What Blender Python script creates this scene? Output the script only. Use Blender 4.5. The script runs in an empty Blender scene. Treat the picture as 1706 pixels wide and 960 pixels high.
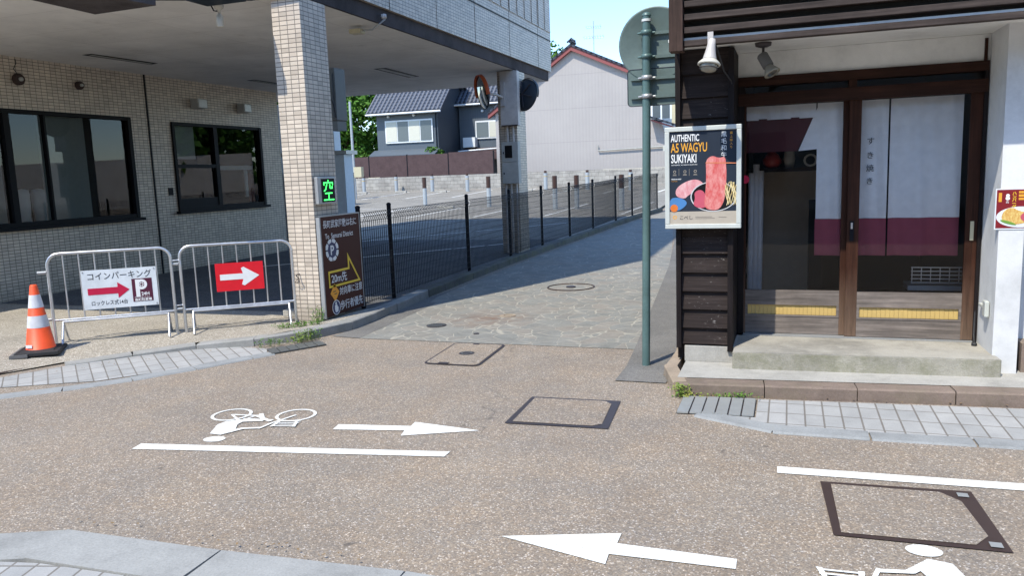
import bpy, math, random
from mathutils import Vector, Matrix
from mathutils.geometry import tessellate_polygon
random.seed(7)
S = bpy.context.scene
COL = S.collection
R = math.radians

# ---------------------------------------------------------------- camera
cam_d = bpy.data.cameras.new('camera'); cam = bpy.data.objects.new('camera', cam_d); COL.objects.link(cam)
cx = Vector((0.94383372, 0.32849073, -0.0356615))
cy = -Vector((0.01410774, -0.14789193, -0.9889029))
cz = -Vector((-0.33011949, 0.9328568, -0.14421966))
M = Matrix((cx, cy, cz)).transposed().to_4x4(); M.translation = (0, 0, 1.7)
cam.matrix_world = M
cam_d.sensor_width = 36; cam_d.lens = 27.686; cam_d.clip_end = 2000; cam_d.clip_start = 0.05
S.camera = cam
# ---------------------------------------------------------------- light
EL, AZ = 56.3, 20.6          # sun height, and the heading its light travels (from +Y towards +X)
w = bpy.data.worlds.new('World'); S.world = w; w.use_nodes = True
nt = w.node_tree
bg = nt.nodes['Background']; sky = nt.nodes.new('ShaderNodeTexSky')
sky.sky_type = 'NISHITA'; sky.sun_disc = False
sky.sun_elevation = R(EL); sky.sun_rotation = R(180 + AZ); sky.altitude = 50; sky.air_density = 1.0; sky.dust_density = 0.15; sky.ozone_density = 6.0
nt.links.new(sky.outputs[0], bg.inputs[0]); bg.inputs[1].default_value = 0.15
sd = bpy.data.lights.new('sun', 'SUN'); sun = bpy.data.objects.new('sun', sd); COL.objects.link(sun)
sd.energy = 2.55; sd.angle = R(0.55); sd.color = (1.0, 0.945, 0.83)
dv = Vector((math.sin(R(AZ)) * math.cos(R(EL)), math.cos(R(AZ)) * math.cos(R(EL)), -math.sin(R(EL))))
sun.rotation_euler = dv.to_track_quat('-Z', 'Y').to_euler(); sun.location = (0, 0, 30)
S.view_settings.view_transform = 'Standard'; S.view_settings.look = 'None'
S.view_settings.exposure = 1.2; S.view_settings.gamma = 1; S.view_settings.use_curve_mapping = False

# ---------------------------------------------------------------- materials
class Mt:
    def __init__(s, name, rough=.8, metal=0., spec=.5):
        s.m = bpy.data.materials.new(name); s.m.use_nodes = True; s.t = s.m.node_tree
        s.b = s.t.nodes['Principled BSDF']; s.b.inputs['Roughness'].default_value = rough
        s.b.inputs['Metallic'].default_value = metal; s.b.inputs['Specular IOR Level'].default_value = spec
        s._geo = None
    def n(s, ty, ins=None, **kw):
        nd = s.t.nodes.new('ShaderNode' + ty)
        for k, v in kw.items(): setattr(nd, k, v)
        for k, v in (ins or {}).items(): s.set(nd.inputs[k], v)
        return nd
    def set(s, sock, v):
        if isinstance(v, bpy.types.NodeSocket): s.t.links.new(v, sock)
        elif isinstance(v, (tuple, list)) and len(v) == 3 and sock.type == 'RGBA': sock.default_value = (*v, 1)
        else: sock.default_value = v
    def pos(s):
        if not s._geo: s._geo = s.n('NewGeometry')
        return s._geo.outputs['Position']
    def nrm(s): s.pos(); return s._geo.outputs['True Normal']
    def noise(s, scale, detail=3, rough=.5, vec=None):
        return s.n('TexNoise', {'Scale': scale, 'Detail': detail, 'Roughness': rough, 'Vector': vec or s.pos()}).outputs['Fac']
    def ramp(s, fac, *stops):
        r = s.n('ValToRGB', {'Fac': fac}); e = r.color_ramp.elements
        while len(e) < len(stops): e.new(.5)
        for el, (p, c) in zip(e, stops): el.position = p; el.color = (*c, 1) if isinstance(c, tuple) else (c, c, c, 1)
        return r.outputs['Color']
    def mix(s, fac, a, b, mode='MIX'):
        m = s.n('Mix', data_type='RGBA', blend_type=mode); s.set(m.inputs[0], fac); s.set(m.inputs[6], a); s.set(m.inputs[7], b)
        return m.outputs[2]
    def math(s, op, a, b=0.): 
        m = s.n('Math', operation=op); s.set(m.inputs[0], a); s.set(m.inputs[1], b); return m.outputs[0]
    def col(s, v): s.set(s.b.inputs['Base Color'], v); return s
    def bump(s, h, strength=.3, dist=.01):
        b = s.n('Bump', {'Strength': strength, 'Distance': dist, 'Height': h}); s.t.links.new(b.outputs[0], s.b.inputs['Normal']); return s
    def vec(s, x, y, z=0.):
        return s.n('CombineXYZ', {'X': x, 'Y': y, 'Z': z}).outputs[0]
    def xyz(s, v=None):
        q = s.n('SeparateXYZ', {0: v or s.pos()}); return q.outputs[0], q.outputs[1], q.outputs[2]
    def scaled(s, sx, sy, sz):
        return s.n('Mapping', {'Vector': s.pos(), 'Scale': (sx, sy, sz)}).outputs[0]

MAT = {}
def plain(name, c, rough=.7, metal=0., var=.18, scale=6., bump=.0, dirt=0.):
    m = Mt(name, rough, metal)
    n = m.noise(scale, 5, .6)
    a = tuple(max(0, x * (1 - var)) for x in c); b = tuple(min(1, x * (1 + var)) for x in c)
    col = m.ramp(n, (.3, a), (.7, b))
    if dirt: col = m.mix(m.ramp(m.noise(2.3, 6, .7), (.45, 0.), (.75, dirt)), col, tuple(x * .35 for x in c))
    m.col(col)
    if bump: m.bump(m.noise(scale * 12, 4), bump, .004)
    MAT[name] = m.m; return m.m
def flat(name, c, rough=.5, metal=0.):
    return plain(name, c, rough, metal, .05, 14)
def dull(*names):
    for n in names: MAT[n].node_tree.nodes['Principled BSDF'].inputs['Specular IOR Level'].default_value = .15

def mk_road():
    m = Mt('road_asphalt', .85)
    v = m.n('TexVoronoi', {'Vector': m.pos(), 'Scale': 150., 'Randomness': 1.}); cellc = m.n('SeparateColor', {0: v.outputs['Color']}).outputs[0]
    v2 = m.n('TexVoronoi', {'Vector': m.pos(), 'Scale': 75.}); c2 = m.n('SeparateColor', {0: v2.outputs['Color']})
    c = m.ramp(cellc, (0., (.165, .142, .118)), (.35, (.225, .195, .16)), (.62, (.255, .222, .18)), (.88, (.295, .256, .206)), (.985, (.52, .49, .45)))
    hue = m.ramp(c2.outputs[0], (0., (.88, .87, .88)), (.5, (1, .98, .95)), (.85, (1.06, .99, .92)), (1., (1.25, 1.2, 1.12)))
    c = m.mix(1., c, hue, 'MULTIPLY')
    big = m.ramp(m.noise(.9, 6, .65), (.3, (.82, .82, .84)), (.7, (1.12, 1.09, 1.05)))
    c = m.mix(1., c, big, 'MULTIPLY')
    warm = m.ramp(m.noise(2.1, 5, .7), (.42, 0.), (.68, .5))
    c = m.mix(warm, c, m.mix(1., c, (1.1, .98, .84), 'MULTIPLY'))
    st = m.ramp(m.noise(.45, 8, .78), (.55, 0.), (.76, .42))
    c = m.mix(st, c, (.15, .132, .115))
    tr = m.ramp(m.noise(1., 5, .6, m.scaled(.25, 2.4, 1.)), (.5, 0.), (.7, .14))      # darker wheel tracks along the street
    c = m.mix(tr, c, (.15, .135, .12))
    sp = m.ramp(m.noise(6.5, 2, .5), (.74, 0.), (.77, .65))                          # small dark spots
    c = m.mix(sp, c, (.07, .062, .055))
    ck = m.n('TexVoronoi', {'Vector': m.n('VectorMath', {0: m.pos(), 1: m.n('VectorMath', {0: m.n('TexNoise', {'Vector': m.pos(), 'Scale': 3., 'Detail': 5.}).outputs['Color'], 1: (.7, .7, 0)}, operation='MULTIPLY').outputs[0]}, operation='ADD').outputs[0], 'Scale': .33}, feature='DISTANCE_TO_EDGE').outputs['Distance']
    c = m.mix(m.math('MULTIPLY', m.ramp(ck, (.0, .55), (.0035, 0.)), m.ramp(m.noise(.5, 3), (.5, 0.), (.6, 1.))), c, (.06, .055, .05))
    m.col(c); m.bump(m.math('ADD', cellc, c2.outputs[1]), .55, .004); MAT['road'] = m.m
mk_road()
def mk_aggr(name, ramp, scale=120., big=(.8, 1.15), bump=.4):
    m = Mt(name, .88)
    v = m.n('TexVoronoi', {'Vector': m.pos(), 'Scale': scale}); g = m.n('SeparateColor', {0: v.outputs['Color']}).outputs[0]
    c = m.ramp(g, *ramp)
    c = m.mix(1., c, m.ramp(m.noise(1.3, 7, .68), (.3, big[0]), (.7, big[1])), 'MULTIPLY')
    cr = m.n('TexVoronoi', {'Vector': m.n('Mapping', {'Vector': m.pos(), 'Scale': (1, 1, 1)}).outputs[0], 'Scale': .55}, feature='DISTANCE_TO_EDGE')
    m.col(c); m.bump(g, bump, .004); MAT[name] = m.m
mk_aggr('forecourt', [(0., (.20, .175, .14)), (.5, (.30, .268, .215)), (.9, (.40, .36, .295)), (1., (.6, .56, .5))], 110)
mk_aggr('lot', [(0., (.15, .14, .12)), (.5, (.225, .208, .175)), (1., (.33, .31, .27))], 90, (.75, 1.2))
mk_aggr('lot_shaded', [(0., (.05, .05, .052)), (.5, (.085, .085, .086)), (1., (.17, .165, .16))], 90, (.7, 1.25))  # lot surface darkened so its colour carries the building's shade
mk_aggr('patch', [(0., (.11, .105, .097)), (.5, (.14, .132, .12)), (1., (.20, .19, .17))], 140, (.75, 1.25))

def mk_crazy():
    m = Mt('crazy_paving', .8)
    warp = m.n('VectorMath', {0: m.pos(), 1: m.n('VectorMath', {0: m.n('TexNoise', {'Vector': m.pos(), 'Scale': 2.2}).outputs['Color'], 1: (.28, .28, .0)}, operation='MULTIPLY').outputs[0]}, operation='ADD').outputs[0]
    fl = m.n('Mapping', {'Vector': warp, 'Scale': (1.25, 1., 0.)}).outputs[0]
    e = m.n('TexVoronoi', {'Vector': fl, 'Scale': 4.2}, feature='DISTANCE_TO_EDGE').outputs['Distance']
    v = m.n('TexVoronoi', {'Vector': fl, 'Scale': 4.2}); g = m.n('SeparateColor', {0: v.outputs['Color']})
    c = m.ramp(g.outputs[0], (0., (.165, .175, .160)), (.3, (.20, .20, .178)), (.55, (.175, .185, .172)), (.8, (.215, .195, .165)), (1., (.245, .215, .178)))
    c = m.mix(.5, c, (.225, .212, .182))
    c = m.mix(1., c, m.ramp(m.noise(3.5, 8, .75), (.28, .72), (.72, 1.24)), 'MULTIPLY')
    c = m.mix(m.ramp(m.noise(1.4, 6, .7), (.5, 0.), (.72, .45)), c, (.24, .20, .15))
    c = m.mix(1., c, m.ramp(m.noise(60, 3, .6), (.3, .88), (.7, 1.12)), 'MULTIPLY')
    rust = m.n('VectorMath', {0: m.pos(), 1: (-3.3, 8.55, 0)}, operation='DISTANCE').outputs['Value']
    rf = m.math('MULTIPLY', m.ramp(rust, (.05, .75), (.65, 0.)), m.ramp(m.noise(4, 6, .7), (.38, 0.), (.6, 1.)))
    c = m.mix(rf, c, (.17, .09, .05))
    j = m.math('MULTIPLY', m.ramp(e, (.016, .95), (.04, 0.)), m.ramp(m.noise(2.2, 5, .7), (.36, .05), (.56, 1.)))
    c = m.mix(j, c, (.35, .325, .265))
    m.col(c); m.bump(m.ramp(e, (.0, 0.), (.05, 1.)), .5, .006); MAT['crazy'] = m.m
mk_crazy()

def mk_tile(name, c1, c2, mortar):
    m = Mt(name, .42)
    x, y, z = m.xyz(); nx, ny, nz = m.xyz(m.nrm())
    isx = m.math('GREATER_THAN', m.math('ABSOLUTE', nx), .5)
    u = m.math('ADD', m.math('MULTIPLY', y, isx), m.math('MULTIPLY', x, m.math('SUBTRACT', 1., isx)))
    vv = m.vec(m.math('ADD', u, 40.), z)
    br = m.n('TexBrick', {'Vector': vv, 'Color1': c1, 'Color2': c2, 'Mortar': mortar, 'Scale': 1., 'Mortar Size': .0045, 'Mortar Smooth': .25, 'Bias': 0., 'Brick Width': .098, 'Row Height': .0485}, offset=0., squash=1.)
    c = m.mix(1., br.outputs['Color'], m.ramp(m.noise(1.1, 6, .7), (.3, .86), (.7, 1.08)), 'MULTIPLY')
    st = m.noise(1., 6, .7, m.scaled(5., 5., .5))
    c = m.mix(m.ramp(st, (.55, 0.), (.8, .3)), c, (.22, .19, .16))
    cell = m.n('TexWhiteNoise', {'Vector': m.vec(m.math('FLOOR', m.math('DIVIDE', m.math('ADD', u, 40.), .098)), m.math('FLOOR', m.math('DIVIDE', z, .0485)))}).outputs['Value']
    c = m.mix(1., c, m.ramp(cell, (0., .84), (.5, 1.), (1., 1.07)), 'MULTIPLY')
    low = m.math('MULTIPLY', m.ramp(z, (.08, .6), (.42, 0.)), m.ramp(m.noise(7., 6, .75), (.35, .2), (.65, 1.)))
    c = m.mix(low, c, (.16, .14, .11))
    m.col(c); m.bump(m.math('SUBTRACT', 1., br.outputs['Fac']), .6, .004); MAT[name] = m.m
mk_tile('tile', (.63, .54, .435), (.54, .455, .365), (.17, .145, .12))
mk_tile('tile_back', (.64, .55, .43), (.56, .475, .375), (.14, .118, .095))

def mk_blocks(name, ang, c1=(.36, .355, .34), c2=(.30, .30, .29), bw=.235, bh=.117):
    m = Mt(name, .8)
    mp = m.n('Mapping', {'Vector': m.pos(), 'Rotation': (0, 0, ang), 'Location': (20, 20, 0)}).outputs[0]
    br = m.n('TexBrick', {'Vector': mp, 'Color1': c1, 'Color2': c2, 'Mortar': (.17, .155, .135), 'Scale': 1., 'Mortar Size': .0065, 'Mortar Smooth': .3, 'Brick Width': bw, 'Row Height': bh}, offset=.37, offset_frequency=1)
    c = m.mix(1., br.outputs['Color'], m.ramp(m.noise(5., 6, .7), (.3, .85), (.7, 1.1)), 'MULTIPLY')
    c = m.mix(1., c, m.ramp(m.noise(150., 2, .7), (.3, .88), (.7, 1.1)), 'MULTIPLY')
    m.col(c); m.bump(m.math('SUBTRACT', 1., br.outputs['Fac']), .5, .004); MAT[name] = m.m
mk_blocks('blocks_right', R(90 - 0)); mk_blocks('blocks_left', R(40)); mk_blocks('blocks_near', R(75))

def mk_wood(name, c, axis='z', rough=.6, wear=None, lit_wearc=(.4, .17, .06)):
    m = Mt(name, rough)
    sc = {'z': (45, 45, 2.2), 'x': (2.2, 45, 45), 'y': (45, 2.2, 45)}[axis]
    g = m.noise(1., 8, .68, m.scaled(*sc))
    cc = m.ramp(g, (.28, tuple(x * .5 for x in c)), (.5, c), (.75, tuple(x * 1.7 for x in c)))
    cc = m.mix(1., cc, m.ramp(m.noise(2.6, 5, .7), (.3, .75), (.72, 1.25)), 'MULTIPLY')
    if wear: # lower part lighter: greyed wood plus sunlit tone painted in
        x, y, z = m.xyz()
        f = m.ramp(m.math('ADD', z, m.math('MULTIPLY', m.noise(3.), .35)), *wear)
        cc = m.mix(f, cc, m.ramp(g, (.3, tuple(q * .6 for q in lit_wearc)), (.7, tuple(q * 1.35 for q in lit_wearc))))
    m.col(cc); m.bump(g, .35, .003); MAT[name] = m.m
mk_wood('wood_door', (.036, .014, .008), 'z', .6)
mk_wood('wood_stile', (.042, .016, .009), 'z', .6, ((.25, 1.), (1.0, .0)), (.17, .115, .08))
mk_wood('wood_rail', (.032, .013, .008), 'x', .6)
mk_wood('wood_grey', (.15, .125, .108), 'x', .75)
mk_wood('wood_dark', (.030, .021, .017), 'x', .62)
mk_wood('wood_darkz', (.012, .009, .009), 'z', .62)
mk_wood('wood_louvre', (.055, .042, .036), 'x', .7)
mk_wood('wood_louvrez', (.055, .034, .026), 'z', .7)

def mk_siding():
    m = Mt('siding_board', .7)
    g = m.noise(1., 8, .7, m.scaled(2.5, 60, 60))
    c = m.ramp(g, (.3, (.014, .010, .009)), (.55, (.030, .022, .020)), (.8, (.065, .05, .043)))
    wh = m.math('MULTIPLY', m.ramp(m.noise(1., 5, .75, m.scaled(26, 26, 60)), (.62, 0.), (.67, 1.)), m.ramp(m.noise(2.3, 4, .6), (.45, 0.), (.6, .8)))
    m.col(m.mix(wh, c, (.3, .28, .26))); m.bump(g, .4, .003); MAT['siding'] = m.m
mk_siding()

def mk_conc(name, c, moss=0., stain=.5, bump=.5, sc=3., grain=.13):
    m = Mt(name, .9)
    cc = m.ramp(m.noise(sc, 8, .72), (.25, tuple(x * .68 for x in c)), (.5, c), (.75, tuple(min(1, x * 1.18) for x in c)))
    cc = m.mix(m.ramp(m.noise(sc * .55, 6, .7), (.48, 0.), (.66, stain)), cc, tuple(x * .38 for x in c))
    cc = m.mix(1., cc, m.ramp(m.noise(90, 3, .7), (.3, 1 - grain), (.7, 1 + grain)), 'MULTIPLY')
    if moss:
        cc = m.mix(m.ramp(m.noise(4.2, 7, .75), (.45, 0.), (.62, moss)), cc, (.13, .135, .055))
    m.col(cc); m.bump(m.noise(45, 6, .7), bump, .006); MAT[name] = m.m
mk_conc('conc_light', (.36, .345, .31), 0, .35)
mk_conc('conc_step', (.33, .31, .265), .0, .75, .6, 2.2)
mk_conc('conc_mossy', (.33, .31, .255), .45, .5, .9)
mk_conc('kerb_grey', (.27, .265, .25), .12, .3)
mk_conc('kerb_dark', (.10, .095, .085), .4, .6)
mk_conc('kerb_brown', (.20, .15, .12), .15, .45)
mk_conc('stone_rust', (.33, .26, .19), .1, .4)
mk_conc('near_kerb', (.285, .285, .27), 0, .12, .3)
mk_conc('band_grey', (.255, .262, .258), 0, .2, .3)
mk_conc('fascia_band', (.085, .075, .075), 0, .6)
mk_conc('plaster', (.74, .735, .70), 0, .06, .03, 1.2, .02)
mk_conc('plaster_column', (.62, .62, .61), 0, .05, .04, 1.5, .02)

def mk_blockwall():
    m = Mt('blockwall', .9)
    x, y, z = m.xyz()
    br = m.n('TexBrick', {'Vector': m.vec(m.math('ADD', x, y), z), 'Color1': (.40, .38, .34), 'Color2': (.33, .31, .28), 'Mortar': (.19, .18, .165), 'Scale': 1., 'Mortar Size': .008, 'Brick Width': .4, 'Row Height': .2}, offset=.5)
    c = m.mix(1., br.outputs['Color'], m.ramp(m.noise(1.2, 7, .75), (.3, .6), (.7, 1.2)), 'MULTIPLY')
    m.col(c); m.bump(m.math('SUBTRACT', 1., br.outputs['Fac']), .5, .01); MAT['blockwall'] = m.m
mk_blockwall()
def mk_ceiling():
    m = Mt('ceiling_board', .85)
    x, y, z = m.xyz()
    br = m.n('TexBrick', {'Vector': m.vec(m.math('ADD', x, 40.12), m.math('ADD', y, .3)), 'Color1': (.80, .775, .73), 'Color2': (.75, .725, .68), 'Mortar': (.60, .57, .53), 'Scale': 1., 'Mortar Size': .006, 'Mortar Smooth': .4, 'Brick Width': 1.82, 'Row Height': .91}, offset=0.)
    c = m.mix(1., br.outputs['Color'], m.ramp(m.noise(.8, 7, .7), (.3, .8), (.7, 1.08)), 'MULTIPLY')
    st = m.ramp(m.noise(1.5, 6, .75), (.58, 0.), (.75, .35))
    m.col(m.mix(st, c, (.30, .26, .20))); MAT['ceiling'] = m.m
mk_ceiling()
def mk_roof():
    m = Mt('roof_tile', .5)
    x, y, z = m.xyz()
    wx = m.math('ABSOLUTE', m.math('SINE', m.math('MULTIPLY', x, 11.5)))
    wz = m.math('FRACT', m.math('MULTIPLY', z, 5.2))
    h = m.math('ADD', wx, m.math('MULTIPLY', wz, 1.))
    m.col(m.ramp(h, (.2, (.010, .012, .018)), (1., (.030, .036, .050)), (1.9, (.075, .085, .11)))); m.bump(h, 1., .06); MAT['roof'] = m.m
mk_roof()
def mk_corr(name, c, axis, freq=34.):
    m = Mt(name, .55)
    p = m.xyz()[{'x': 0, 'y': 1, 'z': 2}[axis]]
    s_ = m.math('ABSOLUTE', m.math('SINE', m.math('MULTIPLY', p, freq)))
    cc = m.ramp(s_, (.0, tuple(q * .92 for q in c)), (.3, c))
    z = m.xyz()[2]
    jj = m.math('LESS_THAN', m.math('FRACT', m.math('MULTIPLY', m.math('ADD', z, .35), .55)), .012)
    cc = m.mix(m.math('MULTIPLY', jj, .45), cc, tuple(q * .5 for q in c))
    cc = m.mix(1., cc, m.ramp(m.noise(.5, 6, .7), (.3, .93), (.7, 1.04)), 'MULTIPLY')
    m.col(cc); m.bump(s_, .25, .02); MAT[name] = m.m
mk_corr('white_cladding', (.38, .35, .33), 'x', 17.)
mk_corr('slate_cladding', (.085, .105, .125), 'x', 20.)
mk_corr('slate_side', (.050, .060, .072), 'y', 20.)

def mk_glass(name, tint=(.9, .95, .95), ior=1.5, refl=1.):
    m = bpy.data.materials.new(name); m.use_nodes = True; t = m.node_tree; t.nodes.clear()
    o = t.nodes.new('ShaderNodeOutputMaterial'); mx = t.nodes.new('ShaderNodeMixShader'); a = t.nodes.new('ShaderNodeBsdfTransparent'); g = t.nodes.new('ShaderNodeBsdfGlossy'); f = t.nodes.new('ShaderNodeFresnel')
    a.inputs[0].default_value = (*tint, 1); g.inputs['Roughness'].default_value = .01; f.inputs[0].default_value = ior
    mu = t.nodes.new('ShaderNodeMath'); mu.operation = 'MULTIPLY'; mu.inputs[1].default_value = refl; t.links.new(f.outputs[0], mu.inputs[0])
    t.links.new(mu.outputs[0], mx.inputs[0]); t.links.new(a.outputs[0], mx.inputs[1]); t.links.new(g.outputs[0], mx.inputs[2]); t.links.new(mx.outputs[0], o.inputs[0])
    MAT[name] = m
mk_glass('glass_door', (.99, .99, .99), 1.45, 1.); mk_glass('glass_tint', (.62, .66, .66), 1.55, .95)
def emit(name, c, st):
    m = Mt(name, .5); m.col(c); m.set(m.b.inputs['Emission Color'], c); m.b.inputs['Emission Strength'].default_value = st; MAT[name] = m.m
emit('led_green', (.05, 1., .12), 1.6)

def mk_paint():
    m = Mt('road_paint', .75)
    n = m.noise(70, 4, .7); w_ = m.ramp(n, (.36, 1.), (.42, 0.))
    c = m.mix(m.math('MULTIPLY', w_, .8), (.70, .695, .65), (.34, .31, .27))
    m.col(m.mix(1., c, m.ramp(m.noise(4, 4, .6), (.3, .93), (.7, 1.04)), 'MULTIPLY')); m.bump(m.noise(90), .4, .003); MAT['paint'] = m.m
mk_paint()
def mk_marble(name, c, c2, scale):   # marbled meat on a printed poster
    m = Mt(name, .35)
    n = m.noise(1., 7, .7, m.scaled(scale * 2.6, scale, scale * 1.2))
    m.col(m.ramp(n, (.36, c), (.52, tuple(a * .5 + b * .5 for a, b in zip(c, c2))), (.66, c2))); MAT[name] = m.m
mk_marble('print_meat', (.55, .085, .08), (.68, .30, .27), 14.); mk_marble('print_slice', (.58, .20, .22), (.70, .45, .44), 14.)
mk_marble('print_noodle', (.62, .42, .12), (.85, .75, .45), 40.); mk_marble('print_salad', (.55, .25, .05), (.75, .62, .22), 45.)

for nm, c, r, me in [
    ('black_frame', (.006, .006, .007), .55, 0), ('black_metal', (.006, .007, .011), .5, 0), ('chrome', (.72, .72, .72), .28, .9),
    ('alu_grey', (.40, .41, .41), .4, .5), ('sign_white', (.74, .77, .78), .35, 0), ('sign_red', (.70, .008, .02), .35, 0), ('arrow_crimson', (.52, .01, .055), .35, 0),
    ('sign_brown', (.062, .016, .010), .5, 0), ('sign_plum', (.085, .012, .035), .35, 0), ('letter_white', (.78, .78, .76), .4, 0), ('letter_black', (.012, .014, .02), .4, 0),
    ('letter_gold', (.72, .34, .035), .4, 0), ('letter_yellow', (.80, .55, .03), .4, 0), ('navy', (.012, .022, .10), .4, 0), ('sign_orange', (.80, .33, .015), .4, 0),
    ('poster_dark', (.028, .036, .05), .18, 0), ('poster_foot', (.42, .37, .30), .2, 0), ('poster_frame', (.5, .52, .48), .35, 0),
    ('print_blue', (.07, .20, .42), .3, 0), ('print_yolk', (.6, .16, .03), .3, 0), ('print_black', (.006, .006, .007), .3, 0), ('print_pink', (.50, .09, .13), .3, 0),
    ('print_maroon', (.20, .015, .02), .3, 0), ('print_plate', (.68, .74, .80), .3, 0), ('print_green', (.16, .30, .05), .3, 0), ('print_copper', (.6, .2, .09), .3, 0), ('print_rim', (.55, .55, .55), .3, 0),
    ('cone_orange', (.85, .085, .012), .45, 0), ('cone_white', (.72, .72, .74), .4, 0), ('rubber', (.018, .018, .02), .65, 0), ('rubber_grey', (.12, .12, .12), .7, 0),
    ('pole_green', (.115, .205, .20), .38, .1), ('plate_grey', (.17, .235, .215), .45, .3), ('band_white', (.6, .62, .6), .5, 0), ('box_grey', (.42, .42, .385), .5, 0), ('box_white', (.56, .52, .48), .5, 0), ('box_cream', (.5, .45, .3), .5, 0),
    ('mirror_orange', (.55, .10, .025), .45, 0), ('mirror_face', (.28, .31, .33), .05, 1.), ('mirror_back', (.015, .024, .035), .5, 0),
    ('cloth_white', (.88, .88, .86), .9, 0), ('cloth_maroon', (.33, .075, .105), .9, 0), ('cloth_dark', (.09, .018, .022), .9, 0), ('strip_yellow', (.52, .36, .12), .6, 0),
    ('iron', (.06, .05, .052), .55, .4), ('iron_brown', (.055, .035, .03), .65, .3), ('grate', (.36, .37, .36), .5, .4), ('grate_dark', (.13, .135, .13), .55, .4),
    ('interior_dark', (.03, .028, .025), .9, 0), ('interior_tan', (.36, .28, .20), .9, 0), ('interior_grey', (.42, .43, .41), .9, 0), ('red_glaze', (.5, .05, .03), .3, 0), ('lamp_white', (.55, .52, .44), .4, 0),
    ('lamp_glass', (.25, .23, .18), .2, 0), ('roof_red', (.24, .065, .06), .6, 0), ('fence_brown', (.085, .055, .055), .55, 0), ('white_trim', (.70, .72, .72), .5, 0), ('curtain', (.58, .57, .48), .9, 0), ('pane_dark', (.10, .12, .13), .15, 0),
    ('post_dark', (.09, .10, .10), .5, 0), ('hut_blue', (.66, .74, .80), .5, 0), ('wall_yellow', (.52, .46, .30), .8, 0), ('asph_far', (.16, .155, .15), .9, 0), ('banner_red', (.25, .012, .06), .6, 0), ('cap_brown', (.05, .022, .015), .5, 0), ('post_grey', (.38, .41, .43), .5, .2),
    ('purple_white', (.62, .62, .62), .6, 0), ('litter', (.20, .13, .06), .9, 0), ('bark', (.08, .06, .045), .9, 0), ('stripe_yellow', (.55, .38, .12), .6, 0)]:
    flat(nm, c, r, me)
plain('beige_wall', (.42, .38, .33), .85, 0, .1, 1.5)
def mk_leaf(name, c1, c2, c3):
    m = Mt(name, .55)
    m.col(m.ramp(m.noise(1.7, 4, .8), (.3, c1), (.5, c2), (.7, c3)))
    m.b.inputs['Transmission Weight'].default_value = 0.
    m.b.inputs['Subsurface Weight'].default_value = 0.
    MAT[name] = m.m
mk_leaf('leaf_a', (.035, .085, .015), (.06, .15, .02), (.13, .24, .03)); mk_leaf('leaf_b', (.015, .045, .015), (.03, .075, .02), (.06, .12, .025)); mk_leaf('leaf_weed', (.05, .12, .02), (.10, .19, .03), (.28, .26, .06))

for nm_, c_, rr_, me_, di_ in (('pole_green', (.095, .165, .158), .42, .1, .5), ('plate_grey', (.12, .165, .15), .5, .2, .45), ('cone_orange', (.80, .085, .015), .5, 0, .3), ('cone_white', (.62, .62, .64), .5, 0, .45), ('chrome', (.66, .66, .66), .34, .85, .5), ('rubber', (.018, .018, .02), .65, 0, .3), ('sign_white', (.68, .71, .72), .4, 0, .15), ('box_white', (.56, .52, .48), .5, 0, .4), ('box_grey', (.42, .42, .385), .55, 0, .35), ('fence_brown', (.085, .055, .055), .6, 0, .4)):
    plain(nm_, c_, rr_, me_, .1, 9, .15, di_)
dull('sign_brown', 'wood_door', 'wood_stile', 'wood_rail', 'wood_dark', 'wood_darkz', 'wood_louvre', 'wood_louvrez', 'siding', 'fascia_band', 'fence_brown', 'black_metal', 'black_frame', 'poster_dark', 'letter_white', 'leaf_a', 'leaf_b', 'leaf_weed')
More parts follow.
